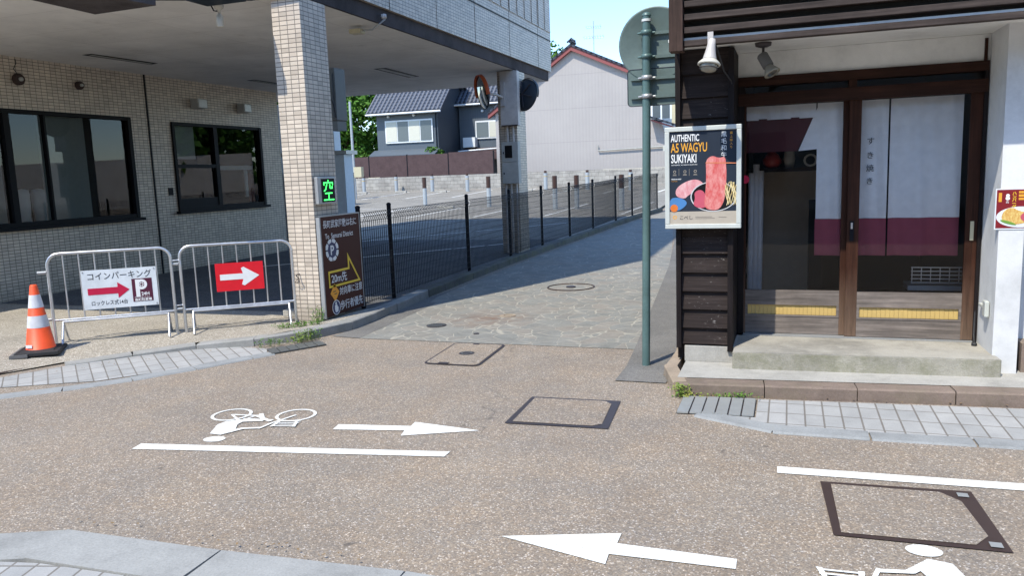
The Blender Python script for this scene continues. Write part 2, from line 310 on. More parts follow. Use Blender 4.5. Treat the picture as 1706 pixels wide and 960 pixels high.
# ---------------------------------------------------------------- builders
def tag(o, label=None, cat=None, group=None, kind=None):
    for k, v in (('label', label), ('category', cat), ('group', group), ('kind', kind)):
        if v: o[k] = v
    return o
def empty(name, loc, label=None, cat=None, group=None):
    o = bpy.data.objects.new(name, None); COL.objects.link(o); o.location = loc; o.empty_display_size = .1
    return tag(o, label, cat, group)
def wloc(o):
    v = Vector((0, 0, 0))
    while o: v += o.location; o = o.parent
    return v
def frame(o, u, n):     # local frame on a surface: u runs right, n faces out, v = n x u up
    u = Vector(u).normalized(); n = Vector(n).normalized(); return (Vector(o), u, n.cross(u).normalized(), n)
def F(fr, u, v, n=0.): return fr[0] + fr[1] * u + fr[2] * v + fr[3] * n
class MB:
    def __init__(s): s.v = []; s.f = []; s.sm = []
    def add(s, vs, fs, sm=False):
        k = len(s.v); s.v += [Vector(q) for q in vs]; s.f += [tuple(i + k for i in f) for f in fs]; s.sm += [sm] * len(fs); return s
    def box(s, x0, x1, y0, y1, z0, z1, c=.0):
        return s.obox((x0, y0, z0), (1, 0, 0), (0, 1, 0), (0, 0, 1), x1 - x0, y1 - y0, z1 - z0)
    def obox(s, o, a, b, c, la, lb, lc):
        o = Vector(o); a = Vector(a) * la; b = Vector(b) * lb; c = Vector(c) * lc
        return s.add([o, o + a, o + a + b, o + b, o + c, o + a + c, o + a + b + c, o + b + c], [(0, 3, 2, 1), (4, 5, 6, 7), (0, 1, 5, 4), (1, 2, 6, 5), (2, 3, 7, 6), (3, 0, 4, 7)])
    def fbox(s, fr, u0, u1, v0, v1, n0, n1): return s.obox(F(fr, u0, v0, n0), fr[1], fr[2], fr[3], u1 - u0, v1 - v0, n1 - n0)
    def poly(s, pts, up=None):
        tr = tessellate_polygon([[Vector(p) for p in pts]]); fs = []
        for t in tr:
            a, b, c = (Vector(pts[i]) for i in t); nn = (b - a).cross(c - a)
            fs.append(t if not up or nn.dot(Vector(up)) > 0 else (t[0], t[2], t[1]))
        return s.add(pts, fs)
    def prism(s, pts, d):
        d = Vector(d); n = len(pts); pts = [Vector(p) for p in pts]
        s.poly(pts, -d); s.poly([p + d for p in pts], d)
        vs = pts + [p + d for p in pts]
        ar = Vector((0, 0, 0))
        for i in range(n): ar += pts[i].cross(pts[(i + 1) % n])
        fl = ar.dot(d) < 0
        return s.add(vs, [((i, i + n, (i + 1) % n + n, (i + 1) % n) if fl else (i, (i + 1) % n, (i + 1) % n + n, i + n)) for i in range(n)])
    def fprism(s, fr, pts, n0, n1): return s.prism([F(fr, a, b, n0) for a, b in pts], fr[3] * (n1 - n0))
    def tube(s, pts, r, n=10, cap=True, r2=None):
        pts = [Vector(p) for p in pts]; m = len(pts); vs = []; prev = None
        for i, p in enumerate(pts):
            t = (pts[min(i + 1, m - 1)] - pts[max(i - 1, 0)]).normalized()
            if prev is None: a = t.orthogonal().normalized()
            else: a = (prev - t * prev.dot(t)).normalized()
            prev = a; b = t.cross(a); rr = r if r2 is None else r + (r2 - r) * i / (m - 1)
            vs += [p + (a * math.cos(2 * math.pi * k / n) + b * math.sin(2 * math.pi * k / n)) * rr for k in range(n)]
        fs = [(i * n + k, i * n + (k + 1) % n, (i + 1) * n + (k + 1) % n, (i + 1) * n + k) for i in range(m - 1) for k in range(n)]
        s.add(vs, fs, True)
        if cap: s.add(vs[:n][::-1], [tuple(range(n))]); s.add(vs[-n:], [tuple(range(n))])
        return s
    def lathe(s, o, ax, prof, n=24, sm=True):
        o = Vector(o); ax = Vector(ax).normalized(); a = ax.orthogonal().normalized(); b = ax.cross(a); vs = []
        for r, h in prof: vs += [o + ax * h + (a * math.cos(2 * math.pi * k / n) + b * math.sin(2 * math.pi * k / n)) * max(r, 1e-4) for k in range(n)]
        m = len(prof)
        return s.add(vs, [(i * n + k, i * n + (k + 1) % n, (i + 1) * n + (k + 1) % n, (i + 1) * n + k) for i in range(m - 1) for k in range(n)], sm)
    def fring(s, fr, c, r0, r1, n0, n1, k=28, sx=1.):
        ii = [2 * math.pi * i / k for i in range(k)]
        vs = []
        for r, h in ((r0, n0), (r1, n0), (r1, n1), (r0, n1)): vs += [F(fr, c[0] + r * sx * math.cos(t), c[1] + r * math.sin(t), h) for t in ii]
        return s.add(vs, [(a * k + i, ((a + 1) % 4) * k + i, ((a + 1) % 4) * k + (i + 1) % k, a * k + (i + 1) % k) for a in range(4) for i in range(k)])
    def fdisc(s, fr, c, r, n0, n1, k=28, sx=1.):
        return s.fprism(fr, [(c[0] + r * sx * math.cos(2 * math.pi * i / k), c[1] + r * math.sin(2 * math.pi * i / k)) for i in range(k)], n0, n1)
    def text(s, fr, body, u, v, size, n=0.002, align='LEFT', bold=0., sx=1., ext=.0006):
        cu = bpy.data.curves.new('t', 'FONT'); cu.body = body; cu.size = size; cu.align_x = align; cu.extrude = ext; cu.offset = bold * size; cu.resolution_u = 3
        ob = bpy.data.objects.new('t', cu); COL.objects.link(ob); bpy.context.view_layer.update()
        me = bpy.data.meshes.new_from_object(ob.evaluated_get(bpy.context.evaluated_depsgraph_get()))
        s.add([F(fr, u + q.co.x * sx, v + q.co.y, n + q.co.z) for q in me.vertices], [tuple(p.vertices) for p in me.polygons])
        bpy.data.objects.remove(ob); bpy.data.curves.remove(cu); bpy.data.meshes.remove(me); return s
    def vtext(s, fr, body, u, v, size, pitch, **k):
        for i, ch in enumerate(body): s.text(fr, ch, u, v - i * pitch, size, align='CENTER', **k)
        return s
    def build(s, name, mat, parent=None, kind=None, bevel=0., label=None):
        me = bpy.data.meshes.new(name); o0 = wloc(parent) if parent else Vector((0, 0, 0))
        me.from_pydata([v - o0 for v in s.v], [], s.f); me.update()
        if any(s.sm): me.polygons.foreach_set('use_smooth', s.sm)
        me.materials.append(MAT[mat] if isinstance(mat, str) else mat)
        ob = bpy.data.objects.new(name, me); COL.objects.link(ob)
        if parent: ob.parent = parent
        if bevel:
            b = ob.modifiers.new('bevel', 'BEVEL'); b.width = bevel; b.segments = 2; b.limit_method = 'ANGLE'; b.angle_limit = R(40)
        if kind: ob['kind'] = kind
        if label: ob['label'] = label
        return ob
def thing(mb, name, mat, label, cat, group=None, **k): return tag(mb.build(name, mat, **k), label, cat, group)
def copy_tree(o, parent=None):
    c = o.copy(); COL.objects.link(c); c.parent = parent
    for ch in o.children: copy_tree(ch, c)
    return c

def gz(y): return 0. if y < 8 else .9 * ((y - 8) / 35) ** 2 if y < 48 else .9 * (40 / 35) ** 2
def sheet(name, left, right, dz, mat):       # ribbon between two (x,y) polylines of equal length, following the ground
    mb = MB(); n = len(left)
    mb.add([(x, y, gz(y) + dz) for x, y in left] + [(x, y, gz(y) + dz) for x, y in right], [(i, n + i, n + i + 1, i + 1) for i in range(n - 1)])
    return mb.build(name, mat, kind='structure')
def flatpoly(pts, z): return MB().poly([(x, y, z) for x, y in pts], (0, 0, 1))
def offs(pl, d):
    out = []
    for i, p in enumerate(pl):
        a = Vector(pl[max(i - 1, 0)][:2]); b = Vector(pl[min(i + 1, len(pl) - 1)][:2]); t = (b - a).normalized()
        out.append((p[0] - t.y * d, p[1] + t.x * d))
    return out
def resample(pl, step):
    out = [Vector(pl[0])]; need = step
    for a, b in zip(pl, pl[1:]):
        a, b = Vector(a), Vector(b); L = (b - a).length; pos = 0
        while L - pos >= need: pos += need; out.append(a.lerp(b, pos / L)); need = step
        need -= L - pos
    out.append(Vector(pl[-1])); return out

# ================================================================ THE GROUND
ys = [-40, -8, 4, 7.9] + [8 + i * 1.75 for i in range(1, 24)] + [60, 90, 160, 400]
sheet('road', [(-160, y) for y in ys], [(160, y) for y in ys], 0, 'road')
# kerb line round the forecourt and along the alley: (x, y, height of its top)
KL = [(-9.6, 2.5, .012), (-7.7, 4.3, .014), (-6.84, 5.08, .016), (-6.6, 5.58, .02), (-6.17, 6.12, .035), (-5.75, 6.52, .055), (-5.45, 6.66, .075), (-5.14, 6.74, .095), (-4.94, 6.95, .11), (-4.73, 7.3, .11), (-4.64, 7.75, .11), (-4.68, 8.6, .11), (-4.79, 10.), (-4.84, 11.6), (-4.85, 14.), (-4.78, 16.5), (-4.66, 19.), (-4.55, 21.3), (-4.35, 24.), (-3.98, 26.7)]
KL = [(p[0], p[1], p[2] if len(p) > 2 else .11) for p in KL]
def kerb(name, pl, width, step, mat, gap=.008):
    mb = MB(); rs = resample(pl, step)
    for a, b in zip(rs, rs[1:]):
        t = (b - a); t.z = 0
        if t.length < .06: continue
        t.normalize(); n = Vector((-t.y, t.x, 0)) * width; a2 = a + t * gap; za, zb = gz(a.y) + a.z, gz(b.y) + b.z
        jz = random.uniform(-.003, .003); jo = n.normalized() * random.uniform(-.006, .006)
        def P(p, z): return Vector((p.x, p.y, z)) + jo
        g0, g1 = gz(a.y) - .05, gz(b.y) - .05; e = n.normalized() * .012
        mb.add([P(a2, g0), P(b, g1), P(b, zb + jz - .012), P(a2, za + jz - .012), P(a2 + e, za + jz), P(b + e, zb + jz), P(b + n, zb + jz), P(a2 + n, za + jz), P(b + n, g1), P(a2 + n, g0)],
               [(0, 1, 2, 3), (3, 2, 5, 4), (4, 5, 6, 7), (7, 6, 8, 9), (1, 8, 6, 5, 2), (0, 3, 4, 7, 9)])
    return mb.build(name, mat, kind='structure')
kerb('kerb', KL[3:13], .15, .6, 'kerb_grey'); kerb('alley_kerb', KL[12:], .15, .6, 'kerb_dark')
IN = offs(KL, .145)
edge = [(x, y, gz(y) + k[2] - .004) for (x, y), k in zip(IN, KL)][:12]
B7 = offs(KL, .75)[:12]
mb = MB()
back = [(x, y, .08) for x, y in B7[:9]]
mb.add(edge[:9] + back, [(i, i + 1, 9 + i + 1, 9 + i) for i in range(8)])
poly = [(x, y, .08) for x, y in B7[:9]] + [(-5.1, 8.25, .08), (-18, 8.25, .08), (-18, 2.5, .08)]
mb.poly(poly, (0, 0, 1))
mb.poly([edge[8], edge[9], edge[10], edge[11], (-5.1, 8.25, .08), (B7[8][0], B7[8][1], .08)], (0, 0, 1))
mb.build('forecourt', 'forecourt', kind='structure')
ly = [8.25, 8.6, 10., 11.6, 14., 16.5, 19., 21.3, 24., 26.7, 30, 34, 38, 41.4]
def kx(y):
    for a, b in zip(KL[8:], KL[9:]):
        if a[1] <= y <= b[1]: return a[0] + (b[0] - a[0]) * (y - a[1]) / (b[1] - a[1])
    return -3.98 + (y - 26.7) * -.02
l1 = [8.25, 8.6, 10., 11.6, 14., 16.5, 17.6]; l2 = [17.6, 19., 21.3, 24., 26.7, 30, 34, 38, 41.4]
sheet('parking_floor', [(-45, y) for y in l1], [(kx(y) - .15, y) for y in l1], .082, 'lot_shaded')
sheet('parking_lot', [(-45, y) for y in l2], [(kx(y) - .15, y) for y in l2], .082, 'lot')
ay = [7.27, 8, 9, 10, 12, 14, 16, 18, 20, 22, 24, 26.7, 30, 34]
def ax0(y): return -4.33 + (y - 7.27) * -.06 if y < 9.5 else kx(y) + .12
sheet('alley_paving', [(ax0(y), y) for y in ay], [(-1.33 - (y - 7.27) * .085 if y < 13.6 else -1.9 - (y - 13.6) * .13, y) for y in ay], .004, 'crazy')
py_ = [6.12, 6.6, 7.4, 8.7, 10.1, 12, 13.6, 18, 22, 26, 30, 34]
sheet('asphalt_strip', [(-1.31 - (max(y, 6.7) - 6.7) * .09, y) if y < 14 else (-1.31 - (y - 6.7) * .09 - .1, y) for y in py_], [(-.9 + 0 * y, y) for y in py_], .008, 'patch')
flatpoly([(-4.33, 7.27), (-4.45, 9.4), (-4.68, 11.), (-4.78, 10.), (-4.67, 8.6), (-4.63, 7.75), (-4.7, 7.32)], .006).build('gutter_strip', 'patch', kind='structure')
# block pavings with their grey edging
flatpoly([(-9.6, 2.5), (-7.7, 4.3), (-6.84, 5.08), (-6.6, 5.58), (-6.17, 6.12), (-5.75, 6.52), (-5.45, 6.66), (-5.03, 6.63), (-4.92, 6.46), (-5.37, 5.68), (-5.78, 5.19), (-6.49, 4.82), (-7.3, 4.1), (-9., 2.3)], .005).build('block_pavement', 'blocks_left', kind='structure')
kerb('pavement_edging', [(-8.6, 2.2, .012), (-7.0, 3.75, .012), (-6.13, 4.54, .012), (-5.62, 5.01, .012), (-5.24, 5.54, .012), (-4.78, 6.41, .012)], .15, .55, 'band_grey', .014)
flatpoly([(-.19, 5.82), (5., 6.25), (5., 5.33), (1.34, 5.24), (.75, 5.22), (.03, 5.19), (-.22, 5.23), (-.58, 5.33), (-.58, 5.38), (-.19, 5.38)], .006).build('block_pavement', 'blocks_right', kind='structure')
kerb('pavement_edging', [(-.61, 5.32, .013), (-.4, 5.19, .013), (-.21, 5.1, .013), (.03, 5.06, .013), (.74, 5.09, .013), (1.31, 5.11, .013), (5., 5.2, .013)], .145, .58, 'band_grey', .014)
kerb('near_kerb', [(-.6, 2.80, .03), (-1.59, 2.83, .03), (-2.35, 2.78, .03), (-3.01, 2.75, .03), (-3.33, 2.76, .03), (-3.74, 2.68, .03), (-4.4, 2.3, .03), (-6., 1.2, .03)], .3, .92, 'near_kerb', .012)
flatpoly([(-.6, 2.5), (-2.4, 2.48), (-3.2, 2.45), (-3.7, 2.35), (-4.3, 1.98), (-6., .85), (-6., -2), (-.6, -2)], .02).build('near_pavement', 'blocks_near', kind='structure')
# raised strip before the shop
kerb('shop_kerb', [(-.78, 5.82, .1), (1.6, 6.0, .1), (5., 6.3, .1)], .16, .63, 'kerb_brown', .007)
flatpoly([(-.79, 5.97), (1.6, 6.155), (5., 6.45), (5., 9), (-.79, 7.6)], .102).build('shop_pavement', 'conc_light', kind='structure')
kerb('corner_kerb', [(-.87, 7.6, .1), (-.93, 6.95, .105), (-.95, 6.2, .1), (-.91, 5.92, .1), (-.80, 5.84, .1)], .1, .62, 'stone_rust', .007)

def paint(name, pts, label, cat, z=.005, group=None): return thing(flatpoly(pts, z), name, 'paint', label, cat, group)
paint('lane_line', [(-4.03, 3.83), (-1.96, 4.19), (-1.96, 4.28), (-4.05, 3.93)], 'long white painted line below the bicycle mark on the left of the road', 'road marking')
paint('lane_line', [(-.04, 4.4), (1.15, 4.45), (3., 4.53), (3., 4.63), (1.18, 4.55), (-.04, 4.5)], 'white painted line above the big dark framed inspection cover at right', 'road marking')
paint('arrow_marking', [(-2.93, 4.49), (-2.43, 4.585), (-2.405, 4.48), (-1.93, 4.70), (-2.44, 4.77), (-2.43, 4.68), (-2.95, 4.60)], 'white road arrow pointing right beside the bicycle mark', 'road marking')
paint('arrow_marking', [(-1.26, 3.28), (-.73, 3.145), (-.735, 3.24), (-.19, 3.25), (-.19, 3.34), (-.72, 3.35), (-.72, 3.455)], 'white road arrow pointing left at the front of the picture', 'road marking')
def bike(name, O, ux, label):       # painted cyclist pictogram; u along the bike (front = +u), v towards the rider's head
    O = Vector((*O, .005)); u = Vector((ux[0], ux[1], 0)).normalized(); v = -Vector((0, 0, 1)).cross(u)
    fr = (O, u, v, Vector((0, 0, 1))); mb = MB(); U = (0, 0, 1)
    lay = [0]
    def P(pts): lay[0] += .00025; mb.poly([F(fr, a, b, lay[0]) for a, b in pts], U)     # strokes lie one on another like layers of paint
    def ring(c, r0, r1, k=30):
        vs = [F(fr, c[0] + r * math.cos(2 * math.pi * i / k), c[1] + r * math.sin(2 * math.pi * i / k)) for r in (r0, r1) for i in range(k)]
        fs = [(i, i + k, (i + 1) % k + k, (i + 1) % k) for i in range(k)]
        if u.cross(v).z < 0: fs = [f[::-1] for f in fs]
        mb.add(vs, fs)
    def bar(a, b, w_):
        a, b = Vector(a), Vector(b); t = (b - a).normalized(); n = Vector((-t.y, t.x)) * w_ / 2
        P([a - n, b - n, b + n, a + n])
    ring((0, 0), .125, .148); ring((.5, 0), .125, .148)
    bar((0, 0), (.2, .02), .022); bar((0, 0), (.12, .13), .018); bar((.2, .02), (.15, .14), .018); bar((.14, .1), (.38, .12), .018); bar((.5, 0), (.38, .22), .02)
    bar((.2, .02), (.37, .15), .03)
    P([(.06, .43), (.015, .24), (.04, .16), (.13, .13), (.17, .17), (.16, .23), (.215, .38), (.15, .455)]); bar((.10, .155), (.31, .125), .05); bar((.31, .135), (.22, -.02), .032)
    bar((.15, .42), (.24, .32), .04); bar((.23, .32), (.37, .30), .03); bar((.36, .32), (.40, .2), .02)
    for k in range(4): bar((.42, .26 - k * .035), (.60, .26 - k * .035), .014)
    P([(.42, .275), (.445, .275), (.455, .13), (.435, .13)]); P([(.585, .275), (.61, .275), (.575, .13), (.555, .13)])
    mb.poly([F(fr, .15 + .075 * math.cos(t * .314), .535 + .055 * math.sin(t * .314)) for t in range(20)], U)
    for i in range(len(mb.f)):
        a, b, c = (mb.v[k] for k in mb.f[i][:3])
        if (b - a).cross(c - a).z < 0: mb.f[i] = mb.f[i][::-1]
    return thing(mb, name, 'paint', label, 'road marking')
bike('bicycle_symbol', (-3.87, 4.62), (.47, .095), 'white painted bicycle with rider above the long line at left')
bike('bicycle_symbol', (.75, 3.10), (-.5, -.02), 'white painted bicycle rider cut off by the bottom edge at right')

# covers, grates
def rectcover(name, out, inn, label, mat='iron', inmat='road', group=None):
    n = len(out); mb = MB()
    root = thing(flatpoly(out, .006), name, mat, label, 'manhole cover', group)
    flatpoly(inn, .009).build('cover_infill', inmat, root); return root
r = rectcover('inspection_cover', [(.18, 4.33), (.9, 4.37), (.935, 3.70), (.215, 3.685)], [(.232, 4.298), (.75, 4.318), (.83, 4.22), (.868, 3.84), (.80, 3.735), (.25, 3.715)], 'large dark framed square cover below the white line at right', 'iron_brown')
for px, py in ((.855, 4.3), (.885, 3.75)): flatpoly([(px - .03, py - .025), (px + .02, py - .025), (px + .02, py + .025), (px - .03, py + .025)], .012).build('corner_lug', 'grate', r)
rectcover('inspection_cover', [(-1.83, 5.54), (-1.15, 5.565), (-1.105, 4.925), (-1.82, 4.885)], [(-1.795, 5.505), (-1.26, 5.53), (-1.20, 5.47), (-1.165, 5.01), (-1.22, 4.955), (-1.775, 4.925)], 'square cover with thin dark frame in the middle of the road')
def rrect(x0, y0, x1, y1, rr, dxy=0):
    o = []
    for cx_, cy_, a0 in ((x1 - rr, y0 + rr, -90), (x1 - rr, y1 - rr, 0), (x0 + rr, y1 - rr, 90), (x0 + rr, y0 + rr, 180)):
        for k in range(5): t = R(a0 + k * 22.5); o.append((cx_ + rr * math.cos(t) + dxy * (cy_ - 6.8), cy_ + rr * math.sin(t)))
    return o
r = rectcover('rounded_cover', rrect(-3.17, 6.35, -2.62, 7.25, .07, -.06), rrect(-3.15, 6.375, -2.645, 7.225, .055, -.06), 'rounded rectangular cover with round centre where road meets stone paving')
frg = (Vector((0, 0, .0)), Vector((1, 0, 0)), Vector((0, 1, 0)), Vector((0, 0, 1)))
MB().fdisc(frg, (-2.89, 6.8), .075, .009, .012).build('keyhole_disc', 'iron', r); MB().fring(frg, (-2.89, 6.8), .04, .055, .012, .014).build('disc_ring', 'grate_dark', r)
MB().fbox(frg, -3.0, -2.9, 6.37, 6.42, .009, .012).fbox(frg, -2.98, -2.92, 7.18, 7.22, .009, .012).build('hinge', 'iron', r)
r = thing(MB().fring(frg, (-3.0, 11.07), .334, .348, .0, .024, 40), 'round_cover', 'iron_brown', 'faint round stone-filled cover in the alley at the edge of the shadow', 'manhole cover')
MB().fdisc(frg, (-3.0, 11.07), .07, .0, .027).build('keyhole_disc', 'iron', r)
r = thing(MB().fdisc(frg, (-3.785, 8.06), .115, .0, .011), 'drain_cover', 'iron', 'small round dark drain cover near the fence end of the stone paving', 'drain')
mb = MB()
for k in range(-4, 5):
    hw = math.sqrt(.105 ** 2 - (k * .022) ** 2); mb.fbox(frg, -3.785 + k * .022 - .006, -3.785 + k * .022 + .006, 8.06 - hw, 8.06 + hw, .011, .014)
mb.build('grille', 'grate_dark', r)
thing(MB().fring(frg, (-3.17, 8.77), .05, .1, .0, .012).fdisc(frg, (-3.17, 8.77), .045, .0, .008), 'valve_cover', 'stone_rust', 'small pale round valve cap on the rusty patch of paving', 'valve cover')
thing(MB().fdisc(frg, (-3.15, 7.7), .032, .0, .01), 'valve_cover', 'iron', 'tiny dark valve cap in the stone paving above the rounded cover', 'valve cover')
def gutter(name, A, B, C, D, n, mat, label):
    A, B, C, D = (Vector((*p, 0)) for p in (A, B, C, D)); root = thing(MB().poly([p + Vector((0, 0, .008)) for p in (A, B, C, D)], (0, 0, 1)), name, 'iron', label, 'drain grate'); mb = MB()
    for i in range(n):
        t0, t1 = (i + .06) / n, (i + .94) / n
        a, b, c, d = A.lerp(B, t0), A.lerp(B, t1), D.lerp(C, t1), D.lerp(C, t0)
        mb.prism([p + Vector((0, 0, .008)) for p in (a, b, c, d)], (0, 0, .01))
    mb.build('grate_bars', mat, root); return root
gutter('gutter_grate', (-4.82, 6.40), (-4.5, 6.9), (-4.66, 7.03), (-5.01, 6.58), 6, 'grate_dark', 'dark gutter grate at the kerb corner below the tiled pillar')
gutter('gutter_grate', (-.72, 5.36), (-.20, 5.39), (-.20, 5.80), (-.72, 5.76), 6, 'grate', 'gutter grate of six bars at the corner of the shop kerb')
gutter('gutter_grate', (-7.7, 4.6), (-7.02, 4.92), (-6.85, 5.5), (-7.6, 5.45), 14, 'iron_brown', 'brown strip grate at the left edge beside the cone')

# ================================================================ TILED BUILDING
TB = empty('tiled_building', (-8, 8, 0), 'tiled building standing on pillars over the open parking entrance', 'building')
def wall_x(x, y0, y1, z0, z1, holes, depth):       # wall facing +x with window openings
    mb = MB(); yy = sorted({y0, y1, *[h[0] for h in holes], *[h[1] for h in holes]}); zz = sorted({z0, z1, *[h[2] for h in holes], *[h[3] for h in holes]})
    for a, b in zip(yy, yy[1:]):
        for c, d in zip(zz, zz[1:]):
            if any(h[0] <= a and b <= h[1] and h[2] <= c and d <= h[3] for h in holes): continue
            mb.add([(x, a, c), (x, b, c), (x, b, d), (x, a, d)], [(0, 1, 2, 3)])
    for a, b, c, d in holes:
        mb.add([(x, a, c), (x, b, c), (x, b, d), (x, a, d), (x - depth, a, c), (x - depth, b, c), (x - depth, b, d), (x - depth, a, d)], [(0, 4, 5, 1), (1, 5, 6, 2), (2, 6, 7, 3), (3, 7, 4, 0)])
    return mb
CE = 3.68
wins = [(6.6, 11.07, 1.17, 2.90), (12.06, 14.7, 1.22, 2.87)]
wb = wall_x(-10.9, 5.2, 15.4, 0, CE, wins, .12)
wb.add([(-10.9, 15.4, 0), (-14, 15.4, 0), (-14, 15.4, CE), (-10.9, 15.4, CE)], [(0, 1, 2, 3)])
wb.build('wall', 'tile_back', TB)
MB().box(-10.897, -10.892, 11.49, 11.53, .05, CE).build('wall_joint', 'black_frame', TB)
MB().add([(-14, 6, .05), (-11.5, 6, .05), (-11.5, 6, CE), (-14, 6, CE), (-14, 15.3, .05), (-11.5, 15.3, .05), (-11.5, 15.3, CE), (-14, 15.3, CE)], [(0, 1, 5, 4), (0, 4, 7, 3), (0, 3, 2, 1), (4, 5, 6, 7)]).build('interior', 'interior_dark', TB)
for (a, b, c, d), mull in ((wins[0], ((7.9, .09), (8.72, .1), (9.36, .035))), (wins[1], ((13.24, .11),))):
    x0, x1 = -10.96, -10.86
    mb = MB().box(x0, x1, a - .01, a + .05, c, d).box(x0, x1, b - .07, b + .005, c, d).box(x0, x1 - .01, a, b, c - .01, c + .06).box(x0, x1 - .01, a, b, d - .05, d + .01).box(-10.9, -10.8, a - .06, b + .06, c - .06, c - .011)
    for m_, wd in mull: mb.box(x0 + .01, x1 - .015, m_ - wd / 2, m_ + wd / 2, c + .06, d - .05)
    if a > 12: mb.box(x0 + .01, x1 - .02, a, 13.2, 2.02, 2.09).box(x0 + .012, x1 - .03, a, 13.2, c + .06, c + .22)
    wf = mb.build('window', 'black_frame', TB)
    MB().add([(-10.935, a + .03, c + .03), (-10.935, b - .03, c + .03), (-10.935, b - .03, d - .03), (-10.935, a + .03, d - .03)], [(0, 1, 2, 3)]).build('pane', 'glass_tint', wf)
MB().box(-11.10, -11.07, 6.5, 8.7, 1.18, 2.9).box(-11.10, -11.07, 9.4, 10.25, 1.18, 2.9).build('curtain', 'interior_grey', TB)
MB().box(-11.1, -11.08, 12.1, 12.85, 2.2, 2.85).box(-11.1, -11.08, 13.35, 14.6, 1.98, 2.07).box(-11.1, -11.08, 14.3, 14.4, 1.4, 1.975).build('blind', 'purple_white', TB)
MB().box(-11.1, -11.08, 14.42, 14.6, 1.3, 1.9).build('poster', 'roof_red', TB)
mb = MB()
for yy_ in (9.05, 9.33): mb.lathe((-11.15, yy_, 1.15), (0, 0, 1), [(.0, 0), (.1, 0), (.09, .15), (.1, .3), (.105, .5), (.09, .56), (0, .58)], 16)
mb.build('rolled_blind', 'purple_white', TB)
def pillar(x0, x1, y0, y1, z0): return MB().box(x0, x1, y0, y1, z0, CE)
pillar(-5.40, -5.04, 7.66, 8.17, .0).build('pillar', 'tile', TB)
pillar(-5.43, -5.045, 14.9, 15.45, .0).build('pillar', 'tile', TB)
pillar(-12.9, -12.45, 17.0, 17.3, .0).build('pillar', 'tile', TB)
MB().poly([(-14, 5.7, CE), (-6.9, 5.7, CE), (-6.75, 6.95, CE), (-5.6, 7.6, CE), (-5.05, 7.62, CE), (-5.05, 17.15, CE), (-14, 17.15, CE)], (0, 0, -1)).build('ceiling', 'ceiling', TB)
MB().prism([(-14, 5.7, CE + .01), (-6.9, 5.7, CE + .01), (-6.75, 6.95, CE + .01), (-5.6, 7.6, CE + .01), (-5.6, 7.66, CE + .01), (-14, 7.66, CE + .01)], (0, 0, .2)).build('canopy', 'fascia_band', TB)  # front outline, out of view, shaped so sun reaches the near pillar
MB().box(-5.30, -5.045, 7.62, 17.17, CE + .012, 3.885).box(-14, -5.30, 16.95, 17.17, CE + .012, 3.885).build('fascia', 'fascia_band', TB)
MB().box(-14, -5.0, 7.665, 17.25, 3.89, 11.).build('upper_wall', 'tile', TB)
mb = MB()
for yj in (9.7, 11.2, 12.75, 14.5, 16.3): mb.box(-4.999, -4.996, yj - .003, yj + .003, 3.89, 11.)
mb.box(-4.999, -4.995, 10.9, 17.25, 4.53, 4.555)
mb.build('wall_joint', 'black_frame', TB)
mb = MB()     # raised band pattern at the top
for k in range(18):
    y0 = 9.0 + k * .46
    mb.box(-4.998, -4.985, y0, y0 + .4, 4.72, 4.76).box(-4.998, -4.985, y0, y0 + .04, 4.30 if k < 3 else 4.76, 5.6)
mb.build('relief_band', 'tile', TB)
# drop box of the ceiling near the front edge
MB().prism([(-6.84, 5.9, 3.50), (-6.87, 6.67, 3.50), (-6.04, 6.64, 3.50), (-6.15, 5.8, 3.5)], (0, 0, .4)).build('ceiling_box', 'fascia_band', TB)
# recessed slot lights
for a in ([(-9.98, 9.36), (-9.78, 9.35), (-9.71, 10.6), (-9.92, 10.65)], [(-10.0, 13.2), (-9.81, 13.2), (-9.76, 14.4), (-9.95, 14.4)], [(-7.19, 13.16), (-6.93, 13.16), (-6.98, 14.65), (-7.24, 14.7)]):
    q = [(x, y, CE - .004) for x, y in a]; lf = MB().poly(q, (0, 0, -1)).build('slot_light', 'black_frame', TB)
    c = sum((Vector(p) for p in q), Vector()) / 4; s_ = [c + Vector(((p[0] - c.x) * .45, (p[1] - c.y) * .93, -.004)) for p in q]
    MB().poly(s_, (0, 0, -1)).build('diffuser', 'box_grey', lf)

# --- things on the tiled building
def boxlamp(y0, y1, label):
    root = empty('wall_lamp', (-10.85, (y0 + y1) / 2, 3.17), label, 'wall lamp', 'box lamps on the tiled wall')
    MB().box(-10.898, -10.72, y0, y1, 3.16, 3.34).build('housing', 'box_grey', root, bevel=.01); MB().box(-10.718, -10.712, y0 + .02, y1 - .02, 3.18, 3.32).build('cover', 'alu_grey', root)
boxlamp(12.63, 12.9, 'grey box lamp on the tiled wall above the small window, nearer its left side'); boxlamp(14.0, 14.25, 'grey box lamp on the tiled wall above the right end of the small window')
for y, z, lab in ((9.0, 3.35, 'round brown horn with a hanging wire high on the tiled wall, leftmost'), (10.08, 3.36, 'smaller round brown fitting high on the tiled wall above the large window')):
    r_ = .085 if y < 9.5 else .065
    root = thing(MB().lathe((-10.9, y, z), (1, 0, 0), [(r_, 0), (r_, .06), (r_ * .8, .085), (r_ * .4, .07), (0, .06)], 20), 'wall_bell', 'iron_brown', lab, 'wall fitting')
    MB().lathe((-10.9, y, z), (1, 0, 0), [(r_ * .35, .07), (r_ * .35, .1), (0, .1)], 12).build('centre_cap', 'box_grey', root)
    if y < 9.5: MB().tube([(-10.88, y, z + .08), (-10.88, y - .05, z + .15), (-10.88, y, z + .24), (-10.89, y, z + .3)], .006, 6).build('wire', 'rubber', root)
thing(MB().box(-10.898, -10.885, 11.84, 11.95, 1.52, 1.66), 'wall_plate', 'black_frame', 'small dark plate on the tiled wall left of the small window', 'wall plate')
